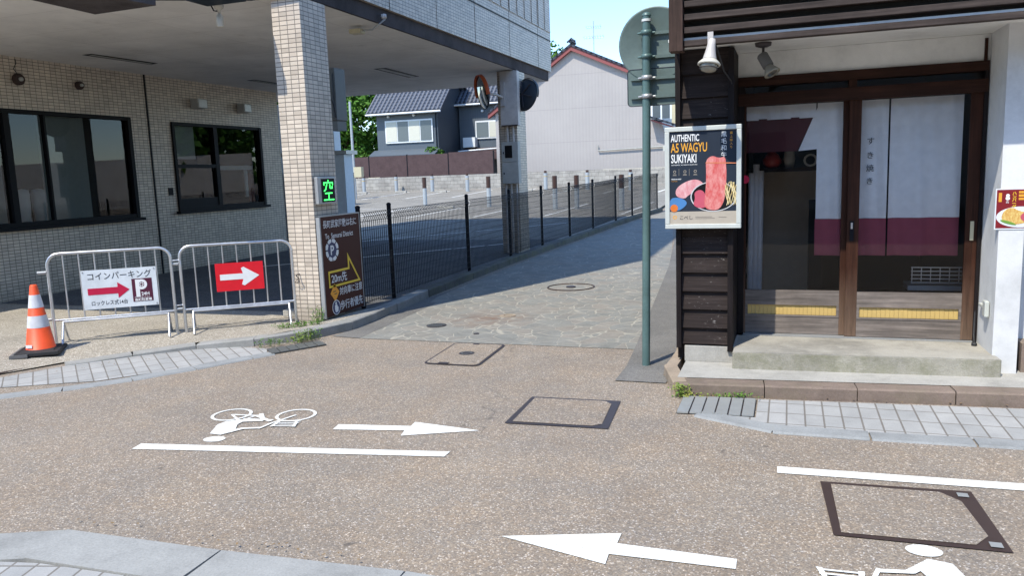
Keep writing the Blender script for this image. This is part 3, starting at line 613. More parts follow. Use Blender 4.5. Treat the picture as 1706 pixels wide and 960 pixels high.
# green lit sign
fp = frame((-5.035, 7.67, 0), (0, 1, 0), (1, 0, 0))
root = empty('vacancy_sign', (-5.03, 7.87, 1.44), 'green lit vacancy display on the side of the tiled pillar', 'lit sign')
MB().fbox(fp, .02, .40, 1.43, 1.735, 0, .05).build('housing', 'alu_grey', root, bevel=.006); MB().fbox(fp, .09, .36, 1.45, 1.715, .05, .054).build('screen', 'black_frame', root)
mb = MB(); 
def seg(a, b, w_=.012):
    a, b = Vector(a), Vector(b); t = (b - a).normalized(); n = Vector((-t.y, t.x)) * w_ / 2
    mb.fprism(fp, [tuple(a - n), tuple(b - n), tuple(b + n), tuple(a + n)], .055, .058)
for a, b in (((.225, 1.70), (.225, 1.672)), ((.13, 1.67), (.32, 1.67)), ((.136, 1.664), (.136, 1.64)), ((.314, 1.664), (.314, 1.64)), ((.195, 1.655), (.165, 1.59)), ((.16, 1.59), (.13, 1.575)), ((.255, 1.655), (.255, 1.61)), ((.26, 1.606), (.31, 1.606)), ((.304, 1.612), (.304, 1.63)), ((.15, 1.55), (.30, 1.55)), ((.225, 1.544), (.225, 1.482)), ((.12, 1.475), (.33, 1.475))): seg(a, b)
mb.build('lit_character', 'led_green', root)
# brown direction board
fb = frame((-4.995, 7.68, 0), (0, 1, 0), (1, 0, 0))
root = empty('direction_sign', (-5.0, 8.1, .1), 'tall brown direction board with yellow arrow on the tiled pillar by the fence', 'sign')
MB().fbox(fb, 0, .85, .13, 1.285, -.02, .012).build('board', 'sign_brown', root); MB().fbox(fb, -.022, 0, .12, 1.295, -.03, .016).fbox(fb, .85, .862, .12, 1.295, -.03, .016).fbox(fb, -.022, .862, 1.285, 1.297, -.031, .015).build('edge_frame', 'alu_grey', root)
mb = MB().text(fb, '長町武家屋敷は右に', .05, 1.16, .098, .0125, sx=.84, bold=.004).text(fb, 'To  Samurai District', .08, 1.03, .086, .0125, sx=.86, bold=.004)
mb.text(fb, '20m先', .15, .515, .125, .0125, bold=.004, sx=1.).text(fb, '対向車に注意', .31, .355, .104, .0125, sx=.84, bold=.004).text(fb, '歩行者優先', .31, .18, .118, .0125, sx=.88, bold=.004)
mb.build('lettering', 'letter_white', root)
ar = [(.095, .46), (.095, .655), (.53, .655), (.53, .83), (.80, .46)]; ai = [(.12, .485), (.12, .63), (.56, .63), (.56, .745), (.752, .485)]
mb = MB()
for i in range(5): mb.fprism(fb, [ar[i], ar[(i + 1) % 5], ai[(i + 1) % 5], ai[i]], .0125, .0145)
mb.build('arrow', 'letter_yellow', root)
em = MB().fdisc(fb, (.205, .895), .112, .0125, .0145, sx=1.05).build('parking_emblem', 'navy', root)
mb = MB().text(fb, 'P', .205, .84, .155, .015, align='CENTER', bold=.02)
for k in range(8):
    t0 = k * 45 + 5; pts = [(.205 + rr * 1.05 * math.cos(R(t)), .895 + rr * math.sin(R(t))) for rr, t in ((.092, t0), (.128, t0 - 1), (.135, t0 + 17), (.128, t0 + 36), (.092, t0 + 35))]
    mb.fprism(fb, pts, .0146, .0164)
mb.build('emblem_ring', 'letter_white', em)
mb = MB().fprism(fb, [(.11, .395), (.205, .50), (.30, .395), (.205, .29)], .0125, .0145); em = mb.build('caution_diamond', 'sign_orange', root)
MB().fbox(fb, .17, .225, .405, .415, .015, .016).fbox(fb, .19, .245, .375, .385, .015, .016).build('diamond_marks', 'letter_black', em)
em = MB().fdisc(fb, (.215, .22), .085, .0125, .0145).build('pedestrian_emblem', 'navy', root)
MB().fring(fb, (.215, .22), .078, .087, .0146, .0156).fdisc(fb, (.21, .268), .016, .0146, .016, 12).fprism(fb, [(.185, .25), (.235, .25), (.24, .2), (.23, .16), (.195, .16), (.18, .2)], .0146, .0158).fdisc(fb, (.245, .215), .011, .0146, .016, 10).fprism(fb, [(.235, .205), (.255, .205), (.25, .165), (.236, .165)], .0146, .0157).build('walking_figures', 'letter_white', em)
# hook and its wire on the pillar
fh = frame((-5.4, 7.658, 0), (1, 0, 0), (0, -1, 0))
thing(MB().tube([F(fh, .11, .64, 0), F(fh, .11, .64, .06), F(fh, .12, .625, .075)], .007, 6).tube([F(fh, .115, .63, .07), F(fh, .135, .6, .06), F(fh, .14, .55, .05)], .005, 6).tube([F(fh, .08, .585, 0), F(fh, .08, .555, .05), F(fh, .115, .55, .055), F(fh, .12, .57, .055)], .004, 6), 'wall_hook', 'iron', 'small bent metal hook on the front of the tiled pillar', 'hook')
# junction box behind pillar
root = empty('junction_box', (-5.0, 8.5, 2.3), 'narrow grey cable box high behind the near tiled pillar', 'electrical box')
MB().box(-5.38, -5.235, 8.6, 8.85, 2.42, 3.05).box(-5.37, -5.26, 8.58, 8.6, 2.45, 2.98).build('housing', 'post_dark', root, bevel=.008)
MB().box(-5.37, -5.245, 8.62, 8.83, 2.3, 2.415).build('lower_housing', 'post_dark', root)
MB().tube([(-5.32, 8.57, 2.9), (-5.3, 8.55, 2.75), (-5.24, 8.55, 2.6), (-5.22, 8.56, 2.45)], .008, 6).tube([(-5.36, 8.57, 2.9), (-5.33, 8.55, 2.6), (-5.3, 8.56, 2.42)], .006, 6).build('cable', 'rubber', root)
# spot on fascia, hanging bulb and dark fixture
root = empty('flood_lamp', (-5.0, 9.4, 3.75), 'small flood lamp on an arm under the dark edge of the canopy', 'lamp')
MB().tube([(-5.03, 9.5, 3.78), (-4.97, 9.5, 3.74), (-5.15, 9.47, 3.62), (-5.3, 9.45, 3.62)], .012, 8).build('arm', 'alu_grey', root); MB().box(-5.45, -5.28, 9.38, 9.52, 3.58, 3.64).build('lamp_head', 'box_cream', root, bevel=.01); MB().lathe((-4.99, 9.5, 3.77), (0, 0, 1), [(.0, -.03), (.035, -.02), (.035, .03), (0, .04)], 12).build('joint', 'box_white', root)
root = empty('hanging_lamp', (-6.4, 8.0, 3.6), 'bare white lamp hanging from a dark box under the canopy', 'lamp')
MB().box(-6.02, -5.5, 7.05, 7.38, 3.62, 3.76).build('mount_box', 'mirror_back', root, bevel=.01); MB().tube([(-5.98, 7.38, 3.65), (-5.97, 7.42, 3.58), (-5.93, 7.42, 3.57), (-5.90, 7.42, 3.62)], .008, 6).build('wire', 'rubber', root)
MB().lathe((-5.90, 7.42, 3.60), (0, 0, -1), [(.03, -.06), (.055, -.03), (.05, .0), (.02, .02), (.015, .06), (.035, .08), (.038, .12), (.038, .19), (.03, .2), (0, .205)], 16).build('bulb', 'lamp_white', root)
# ---- pillar two fittings
f2 = frame((-5.43, 14.895, 0), (1, 0, 0), (0, -1, 0))
root = empty('service_box', (-5.2, 14.8, 2.6), 'tall weathered white service box at the top of the far pillar', 'electrical box')
MB().fbox(f2, .10, .46, 2.62, 3.66, 0, .14).build('housing', 'box_white', root, bevel=.006); MB().fbox(f2, .12, .44, 2.615, 2.635, .01, .145).build('rusty_edge', 'iron_brown', root)
root = empty('meter_box', (-5.2, 14.8, 1.5), 'grey meter box with small dark window on the far pillar', 'electrical box')
MB().fbox(f2, .10, .44, 1.50, 1.92, 0, .16).fbox(f2, .10, .44, 1.925, 2.31, 0, .158).build('housing', 'box_grey', root, bevel=.006); MB().fbox(f2, .17, .32, 2.0, 2.24, .159, .165).build('window', 'black_frame', root); MB().fbox(f2, .13, .15, 2.08, 2.12, .159, .17).fbox(f2, .13, .15, 1.68, 1.72, .161, .17).build('lock', 'black_frame', root)
mb = MB()
for u_ in (.20, .32): mb.tube([F(f2, u_, 2.3, .05), F(f2, u_, 2.63, .05)], .022, 8)
for u_, rr in ((.14, .03), (.25, .022), (.36, .02)): mb.tube([F(f2, u_, .12, .06), F(f2, u_, 1.5, .06)], rr, 8)
thing(mb, 'conduit', 'box_white', 'pale vertical pipes running down the far pillar behind the fence', 'pipes')
def mirror(c, ax, lab, hood=True):
    root = empty('traffic_mirror', c, lab, 'traffic mirror'); c = Vector(c); ax = Vector(ax).normalized()
    MB().lathe(c, ax, [(.0, -.09), (.15, -.08), (.29, -.02), (.315, .0), (.315, .02), (.30, .025)], 32).build('backing', 'mirror_back', root)
    MB().lathe(c, ax, [(.30, .02), (.22, .045), (.1, .06), (0, .065)], 32).build('mirror_surface', 'mirror_face', root)
    up = Vector((0, 0, 1)); side = ax.cross(up).normalized(); u2 = side.cross(ax)
    n = 18; vs = []
    for d in (-.02, .055 if hood else .04):
        for i in range(n): t = R(-10 + 200 * i / (n - 1)); vs.append(c + ax * d + side * math.cos(t) * .33 + u2 * math.sin(t) * .33)
    vs2 = [v + (v - c).normalized() * .008 for v in vs]
    m_ = MB().add(vs + vs2, [(i, i + 1, n + i + 1, n + i) for i in range(n - 1)] + [(2 * n + i, 3 * n + i, 3 * n + i + 1, 2 * n + i + 1) for i in range(n - 1)] + [(n + i, n + i + 1, 3 * n + i + 1, 3 * n + i) for i in range(n - 1)], True)
    m_.build('hood', 'mirror_orange' if hood else 'mirror_back', root)
    return root
r = mirror((-5.52, 14.35, 3.24), (-.76, -.62, -.18), 'round convex mirror with orange hood facing left on the far pillar')
MB().tube([(-5.45, 14.38, 3.22), (-5.3, 14.5, 3.2), (-5.25, 14.76, 3.15)], .025, 8).box(-5.30, -5.22, 14.7, 14.76, 3.0, 3.45).build('bracket', 'box_white', r)
r = mirror((-4.95, 15.2, 3.22), (.45, .85, -.2), 'second round mirror seen from behind on the alley side of the far pillar', False)
MB().tube([(-4.9, 15.15, 3.22), (-5.05, 15.2, 3.22)], .025, 8).build('bracket', 'iron', r)
c = Vector((-4.95, 15.2, 3.22)); ax = Vector((.45, .85, -.2)).normalized(); sd_ = ax.orthogonal().normalized(); sb = ax.cross(sd_)
mb = MB()
for t in range(3): q = sd_ * math.cos(R(t * 60)) + sb * math.sin(R(t * 60)); mb.tube([c - ax * .085 - q * .27, c - ax * .1, c - ax * .085 + q * .27], .012, 6)
mb.build('rib', 'iron', r)

# ================================================================ FENCE
FP = [(-5.03, 8.60), (-5.03, 9.41), (-5.05, 12.16), (-5.03, 14.22), (-4.98, 16.14), (-4.88, 18.05), (-4.78, 20.), (-4.70, 22.48), (-4.52, 24.08), (-4.14, 26.5)]
fen = empty('mesh_fence', (-4.95, 15, 0), 'black wire mesh fence along the alley kerb', 'fence')
for i, (x, y) in enumerate(FP):
    z0 = gz(y) + .08; h_ = 1.26 if i < 9 else 1.14
    MB().tube([(x, y, z0), (x, y, z0 + h_)], .03 if i < 9 else .022, 10).lathe((x, y, z0 + h_), (0, 0, 1), [(.034, 0), (.034, .012), (.02, .03), (0, .034)], 10).build('post', 'black_metal', fen)
for (xa, ya), (xb, yb) in zip(FP, FP[1:]):
    A = Vector((xa, ya, gz(ya) + .14)); B = Vector((xb, yb, gz(yb) + .14)); L = (B - A).length; n = int(L / .052); mb = MB(); t = (B - A).normalized(); nn = Vector((t.y, -t.x, 0)).normalized()
    far = ya > 17; wr = .005 if not far else .006
    for k in range(1, n):
        p = A.lerp(B, k / n) + nn * .03
        mb.tube([p, p + Vector((0, 0, 1.03)), p + nn * .035 + Vector((0, 0, 1.09)), p + Vector((0, 0, 1.14))], wr, 3, False)
    for hz, o in [(.02, 0), (.2, 0), (.4, 0), (.6, 0), (.8, 0), (1.03, 0), (1.09, .035), (1.14, 0), (.1, 0), (.3, 0), (.5, 0), (.7, 0), (.92, 0)]:
        mb.tube([A + nn * (.034 + o) + Vector((0, 0, hz)), B + nn * (.034 + o) + Vector((0, 0, hz))], (.0045 if not far else .007) if hz in (.02, 1.03, 1.09, 1.14) else .0035, 4, False)
    mb.build('mesh_panel', 'black_metal', fen)

# ================================================================ BARRIERS, CONE
def barrier(A, B, label, sign):
    A, B = Vector((*A, .075)), Vector((*B, .075)); u = (B - A).normalized(); W = 1.19; n = Vector((u.y, -u.x, 0))
    root = empty('pipe_barrier', A, label, 'barrier', 'steel pipe barriers across the forecourt')
    fr = (A, u, Vector((0, 0, 1)), n)
    def P(a, b, c=0.): return F(fr, a, b, c)
    pts = [P(-.05, .0)] + [P(-.05, .84)] + [P(-.05 + .12 * (1 - math.cos(R(a))), .84 + .12 * math.sin(R(a))) for a in (15, 30, 45, 60, 75, 90)] + [P(W - .17, .96)] + [P(W - .17 + .12 * math.sin(R(a)), .84 + .12 * math.cos(R(a))) for a in (15, 30, 45, 60, 75, 90)] + [P(W - .05, .0)]
    MB().tube(pts, .0165, 12).build('frame', 'chrome', root)
    MB().tube([P(-.05, .255), P(W - .05, .255)], .0135, 10).tube([P(.04, .235, .02), P(W - .12, .235, .02)], .012, 10).build('bottom_rail', 'chrome', root)
    for k in range(7): a = -.05 + (k + 1) * W / 8; MB().tube([P(a, .262), P(a, .955)], .0085, 8).build('bar', 'chrome', root)
    for a, c in ((.04, .17), (.04, -.17), (W - .12, .17), (W - .12, -.17)): MB().tube([P(a, .235, .02), P(a + (.0), .0, c)], .0125, 8).build('leg', 'chrome', root)
    for z in (.77, .27):
        MB().tube([P(-.065, z), P(-.15, z)], .017, 8).build('socket', 'alu_grey', root)
        MB().tube([P(W - .035, z + .04), P(W + .02, z + .045), P(W + .045, z + .03), P(W + .045, z - .03)], .008, 8).build('hook', 'chrome', root)
    sign(fr, root)
    return root
def sign1(fr, root):
    g = (F(fr, .255, .345, .026), fr[1], fr[2], fr[3])   # 0.73 x 0.42
    s_ = empty('parking_sign', g[0], 'white coin parking board with crimson arrow hung on the left barrier', 'sign')
    MB().fbox(g, 0, .73, 0, .42, 0, .006).build('board', 'sign_white', s_)
    MB().text(g, 'コインパーキング', .05, .318, .088, .0066, bold=.004, sx=.90).text(g, 'ロックレス式14台', .07, .042, .056, .0066, bold=.006, sx=.80).build('lettering', 'letter_black', s_)
    MB().fprism(g, [(.05, .155), (.34, .155), (.34, .105), (.455, .19), (.34, .275), (.34, .225), (.05, .225)], .0065, .008).build('arrow', 'arrow_crimson', s_)
    em = MB().fbox(g, .48, .68, .05, .30, .0065, .008).build('parking_emblem', 'sign_plum', s_)
    mb = MB().fbox(g, .515, .555, .10, .29, .0082, .0092).fring(g, (.575, .235), .028, .056, .0093, .0100, sx=1.).fring(g, (.575, .235), .012, .018, .0093, .0100)
    for k in range(6): mb.fdisc(g, (.575 + .022 * math.cos(k * 1.047), .235 + .022 * math.sin(k * 1.047)), .0045, .0093, .01, 8)
    mb.text(g, '24H', .565, .115, .05, .0085, bold=.02, sx=.95).text(g, 'パークステーション', .495, .088, .022, .0085, bold=.01, sx=.78).text(g, '長町駐車場', .495, .056, .034, .0085, bold=.02).build('emblem_lettering', 'letter_white', em)
    MB().fdisc(g, (.02, .40), .008, .006, .009, 10).fdisc(g, (.71, .40), .008, .006, .009, 10).fdisc(g, (.71, .02), .008, .006, .009, 10).build('bolt', 'alu_grey', s_)
def sign2(fr, root):
    g = (F(fr, .305, .43, .026), fr[1], fr[2], fr[3])
    s_ = empty('arrow_sign', g[0], 'red board with white arrow hung on the right barrier', 'sign')
    MB().fbox(g, 0, .51, 0, .315, 0, .006).build('board', 'sign_red', s_)
    MB().fprism(g, [(.045, .125), (.29, .125), (.272, .065), (.3, .052), (.463, .158), (.3, .263), (.272, .25), (.29, .19), (.045, .19)], .0065, .008).build('arrow', 'letter_white', s_)
barrier((-7.27, 6.15), (-6.42, 6.82), 'steel pipe barrier nearer the cone, carrying the white coin parking board', sign1)
barrier((-6.27, 6.95), (-5.45, 7.6), 'steel pipe barrier against the tiled pillar, carrying the red arrow board', sign2)

root = empty('traffic_cone', (-7.17, 5.82, .06), 'orange and white traffic cone on a black base at the left edge', 'traffic cone')
O = Vector((-7.17, 5.82, .06)); pr = lambda z: .135 - (.135 - .032) * (z - .05) / .65
def band(z0, z1, e=.0): return MB().lathe(O, (0, 0, 1), [(pr(z0) + e, z0), (pr(z1) + e, z1)], 32)
MB().lathe(O, (0, 0, 1), [(.15, .045), (.135, .055), (pr(.69), .69), (.028, .70), (.0, .70)], 32).build('cone_body', 'cone_orange', root)
for a, b in ((.27, .39), (.47, .60)): band(a, b, .0025).build('reflective_band', 'cone_white', root)
a_ = Vector((.80, .6, 0)); b_ = Vector((-.6, .80, 0))
MB().obox(O - a_ * .2 - b_ * .2, a_, b_, (0, 0, 1), .4, .4, .045).obox(O - a_ * .15 - b_ * .15, a_, b_, (0, 0, 1), .3, .3, .055).build('base', 'rubber', root, bevel=.01)
wt = thing(MB().obox(O - a_ * .235 - b_ * .22 - Vector((0, 0, .0)), a_, b_, (0, 0, 1), .16, .44, .03), 'base_weight', 'rubber_grey', 'flat grey rubber slab under the left side of the cone base', 'weight')
wt.location.z -= .0
MB().obox(O + Vector((-.03, -.145, .075)), (1, .15, 0), (0, .05, 0), (0, .1, 1), .07, .1, .03).build('label_patch', 'cone_white', root)
# small stone block by the pillar
thing(MB().obox((-5.75, 7.92, .08), (.97, .2, 0), (-.2, .97, 0), (0, 0, 1), .34, .14, .08), 'kerb_block', 'conc_light', 'loose pale stone block on the ground left of the tiled pillar', 'stone block', bevel=.01)

# ================================================================ SHOP
SH = empty('shop_building', (.3, 7, .1), 'restaurant with dark wood siding and white plaster column at the alley corner', 'shop')
MB().box(-.80, -.39, 6.5, 7.3, .1, .235).build('foundation', 'conc_light', SH, bevel=.006)
MB().box(-.398, -.394, 6.497, 6.51, .1, .235).build('foundation_joint', 'iron', SH)
sy = 6.5
mb = MB(); zs = [.25, .385, .54, .69, .845, 1.0, 1.15, 1.3, 1.455, 1.61, 1.765, 1.92, 2.08, 2.24, 2.42, 2.6]
for a, b in zip(zs, zs[1:]):
    mb.prism([(-.82, sy + .002, a), (-.82, sy + .016, a), (-.82, sy + .045, b + .01), (-.82, sy + .034, b + .012)], (.37, 0, 0))
mb.build('siding', 'siding', SH)
MB().box(-.862, -.822, 6.47, 6.56, .22, 2.6).build('corner_post', 'wood_darkz', SH, bevel=.003); MB().box(-.455, -.412, 6.47, 6.53, .2, 2.6).build('corner_post', 'wood_darkz', SH, bevel=.003)
MB().box(-.858, -.42, 6.535, 12.5, .12, 2.6).build('side_wall', 'wood_darkz', SH)
MB().box(-.42, -.412, 6.531, 7.05, .2, 2.6).build('side_board', 'wood_darkz', SH)
MB().box(-.9, 1.6, 7.4, 12.5, 2.63, 6.).box(-.9, 5, 6.3, 12.5, 3.4, 6.0).build('upper_floor', 'wood_darkz', SH)
# overhanging louvre front
MB().box(-.86, 5, 6.14, 6.3, 2.60, 3.7).build('louvre_backing', 'interior_dark', SH)
mb = MB()
for k in range(9): z = 2.575 + k * .092; mb.box(-.74, 5, 6.05, 6.13, z, z + .042)
mb.build('louvre', 'wood_louvre', SH, bevel=.003)
MB().box(-.845, -.745, 6.02, 6.14, 2.54, 3.7).build('louvre_post', 'wood_louvrez', SH, bevel=.004); MB().box(1.9, 1.98, 6.03, 6.139, 2.56, 3.7).build('louvre_post', 'wood_louvrez', SH, bevel=.004)
MB().box(-.86, 5, 6.1, 7.06, 2.618, 2.64).build('soffit', 'plaster', SH)
MB().box(-.42, 1.44, 7.02, 7.2, 2.42, 2.616).build('plaster_band', 'plaster', SH)
MB().box(1.385, 1.405, 6.995, 7.018, 2.35, 2.585).build('edge_strip', 'wood_door', SH)
MB().prism([(1.42, 7.3, .1), (1.44, 6.55, .1), (1.60, 6.55, .1), (1.60, 7.3, .1)], (0, 0, 2.52)).build('column', 'plaster_column', SH)
MB().box(1.602, 5, 6.8, 7., .1, 2.62).build('wall', 'plaster_column', SH)
MB().box(1.64, 2.2, 6.6, 6.79, .1, .32).build('planter_edge', 'kerb_brown', SH)
MB().prism([(-.405, 6.31, .1), (1.475, 6.41, .1), (1.44, 7.2, .1), (-.405, 7.2, .1)], (0, 0, .128)).build('step', 'conc_mossy', SH, bevel=.012)
MB().prism([(-.40, 6.325, .2285), (1.465, 6.422, .2285), (1.43, 7.19, .2285), (-.40, 7.19, .2285)], (0, 0, .006)).build('step_top', 'conc_step', SH)
# door surround
MB().box(-.41, 1.42, 6.99, 7.12, 2.345, 2.42).box(-.41, 1.42, 6.985, 7.13, 2.185, 2.285).build('lintel', 'wood_rail', SH, bevel=.003)
MB().box(-.41, -.36, 6.99, 7.12, .235, 2.345).build('jamb', 'wood_darkz', SH); MB().box(1.395, 1.42, 6.99, 7.12, .235, 2.345).build('jamb', 'wood_darkz', SH)
MB().box(.44, .50, 7.0, 7.1, 2.286, 2.344).build('transom_post', 'wood_door', SH)
MB().add([(-.36, 7.06, 2.285), (1.4, 7.06, 2.285), (1.4, 7.06, 2.345), (-.36, 7.06, 2.345)], [(0, 1, 2, 3)]).build('transom_glass', 'glass_door', SH)
MB().box(-.41, 1.42, 6.99, 7.14, .236, .246).build('threshold', 'alu_grey', SH)
def leaf(x0, x1, y, sl, sr):
    d = empty('sliding_door', (0, 0, 0)); d.parent = SH; d.location = (x0, y, .25); d.location -= wloc(SH)
    MB().box(x0, x0 + sl, y - .018, y + .018, .25, 2.19).box(x1 - sr, x1, y - .018, y + .018, .25, 2.19).build('stile', 'wood_stile', d, bevel=.002)
    a, b = x0 + sl, x1 - sr
    MB().box(a, b, y - .016, y + .016, .505, .625).box(a, b, y - .0155, y + .016, .25, .405).build('rail', 'wood_grey', d)
    MB().box(a, b, y - .016, y + .016, 2.185, 2.2).build('top_rail', 'wood_rail', d)
    MB().box(a, b, y - .020, y - .0165, .398, .412).box(a, b, y - .020, y - .0165, .498, .512).box(a, a + .02, y - .02, y - .0165, .412, .498).box(b - .02, b, y - .02, y - .0165, .412, .498).build('moulding', 'wood_grey', d)
    mb = MB(); n = 22; u = (b - a - .04) / n
    for k in range(n): mb.box(a + .02 + k * u + .001, a + .02 + (k + 1) * u - .0005, y - .004 - random.uniform(0, .004), y + .004, .412, .498)
    mb.build('panel_strips', 'strip_yellow', d)
    MB().add([(a, y, .625), (b, y, .625), (b, y, 2.185), (a, y, 2.185)], [(0, 1, 2, 3)]).build('pane', 'glass_door', d)
    return d
leaf(-.358, .50, 7.075, .012, .09)
MB().box(-.36, -.345, 7.03, 7.057, .25, 2.185).build('door_stop', 'wood_stile', SH)
d = leaf(.453, 1.397, 7.03, .09, .085)
MB().box(.476, .506, 7.004, 7.011, 1.05, 1.215).build('handle', 'black_metal', d); MB().box(.482, .497, 6.999, 7.004, 1.15, 1.2).build('lock', 'chrome', d)
MB().box(1.345, 1.37, 7.004, 7.011, 1.05, 1.2).build('handle', 'box_cream', d)
# interior
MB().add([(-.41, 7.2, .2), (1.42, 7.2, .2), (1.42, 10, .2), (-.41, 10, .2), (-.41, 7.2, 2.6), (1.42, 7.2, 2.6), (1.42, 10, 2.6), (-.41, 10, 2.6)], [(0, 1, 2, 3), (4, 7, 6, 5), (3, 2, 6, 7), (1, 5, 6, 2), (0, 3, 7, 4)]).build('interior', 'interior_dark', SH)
MB().box(-.39, .30, 8.3, 8.36, .25, 1.62).build('counter_panel', 'interior_tan', SH)
MB().box(-.40, .5, 8.1, 8.36, 1.625, 1.66).build('counter_shelf', 'wood_rail', SH)
MB().box(.18, .30, 8.0, 8.05, .3, 1.35).build('notice_frame', 'black_frame', SH)
# things inside the shop
root = thing(MB().lathe((-.16, 8.2, 1.66), (0, 0, 1), [(0, 0), (.05, .0), (.085, .04), (.09, .08), (.06, .13), (.03, .15), (.035, .17), (0, .17)], 20), 'red_vase', 'red_glaze', 'round red vase on the shelf behind the left door glass', 'vase')
thing(MB().lathe((-.0, 8.2, 1.66), (0, 0, 1), [(0, 0), (.04, .0), (.055, .08), (.05, .14), (.02, .2), (.018, .28), (.03, .3), (0, .3)], 20), 'white_bottle', 'lamp_white', 'slim pale bottle beside the red vase on the shelf', 'bottle')
fl = frame((0, 8.12, 1.665), (1, 0, 0), (0, -1, 0))
thing(MB().text(fl, 'OIN', .12, .0, .17, 0, bold=.01, ext=.012), 'shelf_letters', 'lamp_white', 'pale block letters OIN standing on the shelf behind the glass', 'letters')
mb = MB()
for k, (x, z) in enumerate(((-.34, 1.62), (-.30, 1.7), (-.26, 1.64))): mb.tube([(x, 7.75, .25), (x + .01, 7.76, z)], .03, 8)
thing(mb, 'umbrella', 'purple_white', 'pale furled umbrellas leaning inside the left edge of the glass', 'umbrellas')
def cloth(name, x0, x1, z0, z1, y, parent, mat, amp=.014, ph=0., label=None):
    nx, nz = 24, 10; vs = []; t_ = .0015
    for j in range(nz + 1):
        for i in range(nx + 1):
            x = x0 + (x1 - x0) * i / nx; z = z0 + (z1 - z0) * j / nz
            vs.append((x, y + amp * math.sin(x * 23 + ph) * (1.2 - j / nz) + amp * .5 * math.sin(x * 51 + z * 3), z))
    k = len(vs); vs += [(a, b + t_, c) for a, b, c in vs]; fs = []
    for j in range(nz):
        for i in range(nx): q = j * (nx + 1) + i; fs += [(q, q + 1, q + nx + 2, q + nx + 1), (k + q, k + q + nx + 1, k + q + nx + 2, k + q + 1)]
    return MB().add(vs, fs, True).build(name, mat, parent, label=label)
ny = 7.15
root = empty('noren_curtain', (.9, ny, .9), 'white and maroon cloth curtain with dark writing behind the right door', 'curtain')
cloth('cloth_panel', .548, .755, 1.225, 2.2, ny, root, 'cloth_white'); cloth('cloth_hem', .548, .757, .915, 1.224, ny, root, 'cloth_maroon')
cloth('cloth_panel', .77, 1.29, 1.225, 2.2, ny + .004, root, 'cloth_white', ph=1.); cloth('cloth_hem', .772, 1.29, .915, 1.224, ny + .004, root, 'cloth_maroon', ph=1.)
MB().tube([(.5, ny, 2.205), (1.38, ny, 2.205)], .008, 8).build('rod', 'iron', root)
fn = frame((0, ny - .012, 0), (1, 0, 0), (0, -1, 0))
mb = MB(); 
for ch, z in zip('すき焼き', (1.835, 1.72, 1.615, 1.51)): mb.text(fn, ch, .625, z, .062, 0, align='CENTER')
mb.build('lettering', 'letter_black', root)
root = empty('noren_curtain', (.1, ny, .9), 'white and maroon cloth curtain folded up at its left behind the left door', 'curtain')
cloth('cloth_panel', .215, .50, 1.225, 2.2, ny, root, 'cloth_white', ph=2.); cloth('cloth_hem', .21, .50, .915, 1.224, ny, root, 'cloth_maroon', ph=2.)
cloth('cloth_panel', -.38, .205, 2.07, 2.2, ny, root, 'cloth_white', ph=.4)
MB().prism([(-.38, ny + .01, 1.80), (.06, ny + .01, 1.80), (.19, ny + .01, 2.08), (-.38, ny + .01, 2.08)], (0, .003, 0)).build('folded_hem', 'cloth_dark', root)
MB().prism([(.07, ny - .002, 1.80), (.215, ny - .002, 1.81), (.215, ny - .002, 2.15), (.19, ny - .002, 2.09)], (0, .003, 0)).build('folded_corner', 'cloth_white', root)
MB().tube([(-.4, ny, 2.205), (.5, ny, 2.205)], .008, 8).build('rod', 'iron', root)
MB().text(fn, 'こ', .44, 1.66, .12, 0).text(fn, 'べ', .44, 1.5, .12, 0).build('lettering', 'cloth_maroon', root)
thing(MB().fdisc(frame((-.352, 7.02, 1.577), (1, 0, 0), (0, -1, 0)), (.0, 0), .035, 0, .004), 'round_sticker', 'arrow_crimson', 'small round red sticker on the left door frame beside the poster', 'sticker')
mb = MB()
for k in range(5): mb.box(.98, 1.36, 7.30, 7.308, .665 + k * .032, .673 + k * .032)
for k in range(6): mb.box(.985 + k * .07, .992 + k * .07, 7.309, 7.316, .66, .80)
mb.box(.96, 1.38, 7.32, 7.6, .60, .64)
thing(mb, 'wire_rack', 'alu_grey', 'pale wire rack low behind the right door glass', 'rack')
# poster box
fpz = frame((-.934, 6.38, 1.213), (1, 0, 0), (0, -1, 0)); PW, PH = .585, .80
root = empty('poster_frame', (-.64, 6.4, 1.2), 'white framed dark beef sukiyaki poster mounted on the wooden siding', 'poster')
MB().fbox(fpz, 0, PW, 0, .036, -.07, .0).fbox(fpz, 0, PW, PH - .036, PH, -.07, .0).fbox(fpz, 0, .036, .036, PH - .036, -.07, 0).fbox(fpz, PW - .036, PW, .036, PH - .036, -.07, 0).build('frame', 'poster_frame', root, bevel=.004)
MB().fbox(fpz, .03, PW - .03, .03, PH - .03, -.085, -.012).fbox(fpz, .2, .4, .3, .5, -.12, -.085).build('backing', 'poster_dark', root)
fq = (F(fpz, .036, .036, -.012), fpz[1], fpz[2], fpz[3]); w_, h_ = PW - .072, PH - .072
MB().fbox(fq, 0, w_, 0, .10, 0, .001).build('footer', 'poster_foot', root)
MB().text(fq, 'AUTHENTIC', .012, h_ - .077, .076, .001, sx=.52, bold=.014).text(fq, 'SUKIYAKI', .012, h_ - .242, .094, .001, sx=.50, bold=.014).vtext(fq, '黒毛和牛', w_ - .095, h_ - .052, .046, .052, n=.001, bold=.0).text(fq, 'AUTHENTIC A5 WAGYU SUKIYAKI', .014, h_ - .264, .013, .001).text(fq, 'PREMIUM BEEF', .014, h_ - .375, .012, .001, bold=.02).build('lettering', 'letter_white', root)
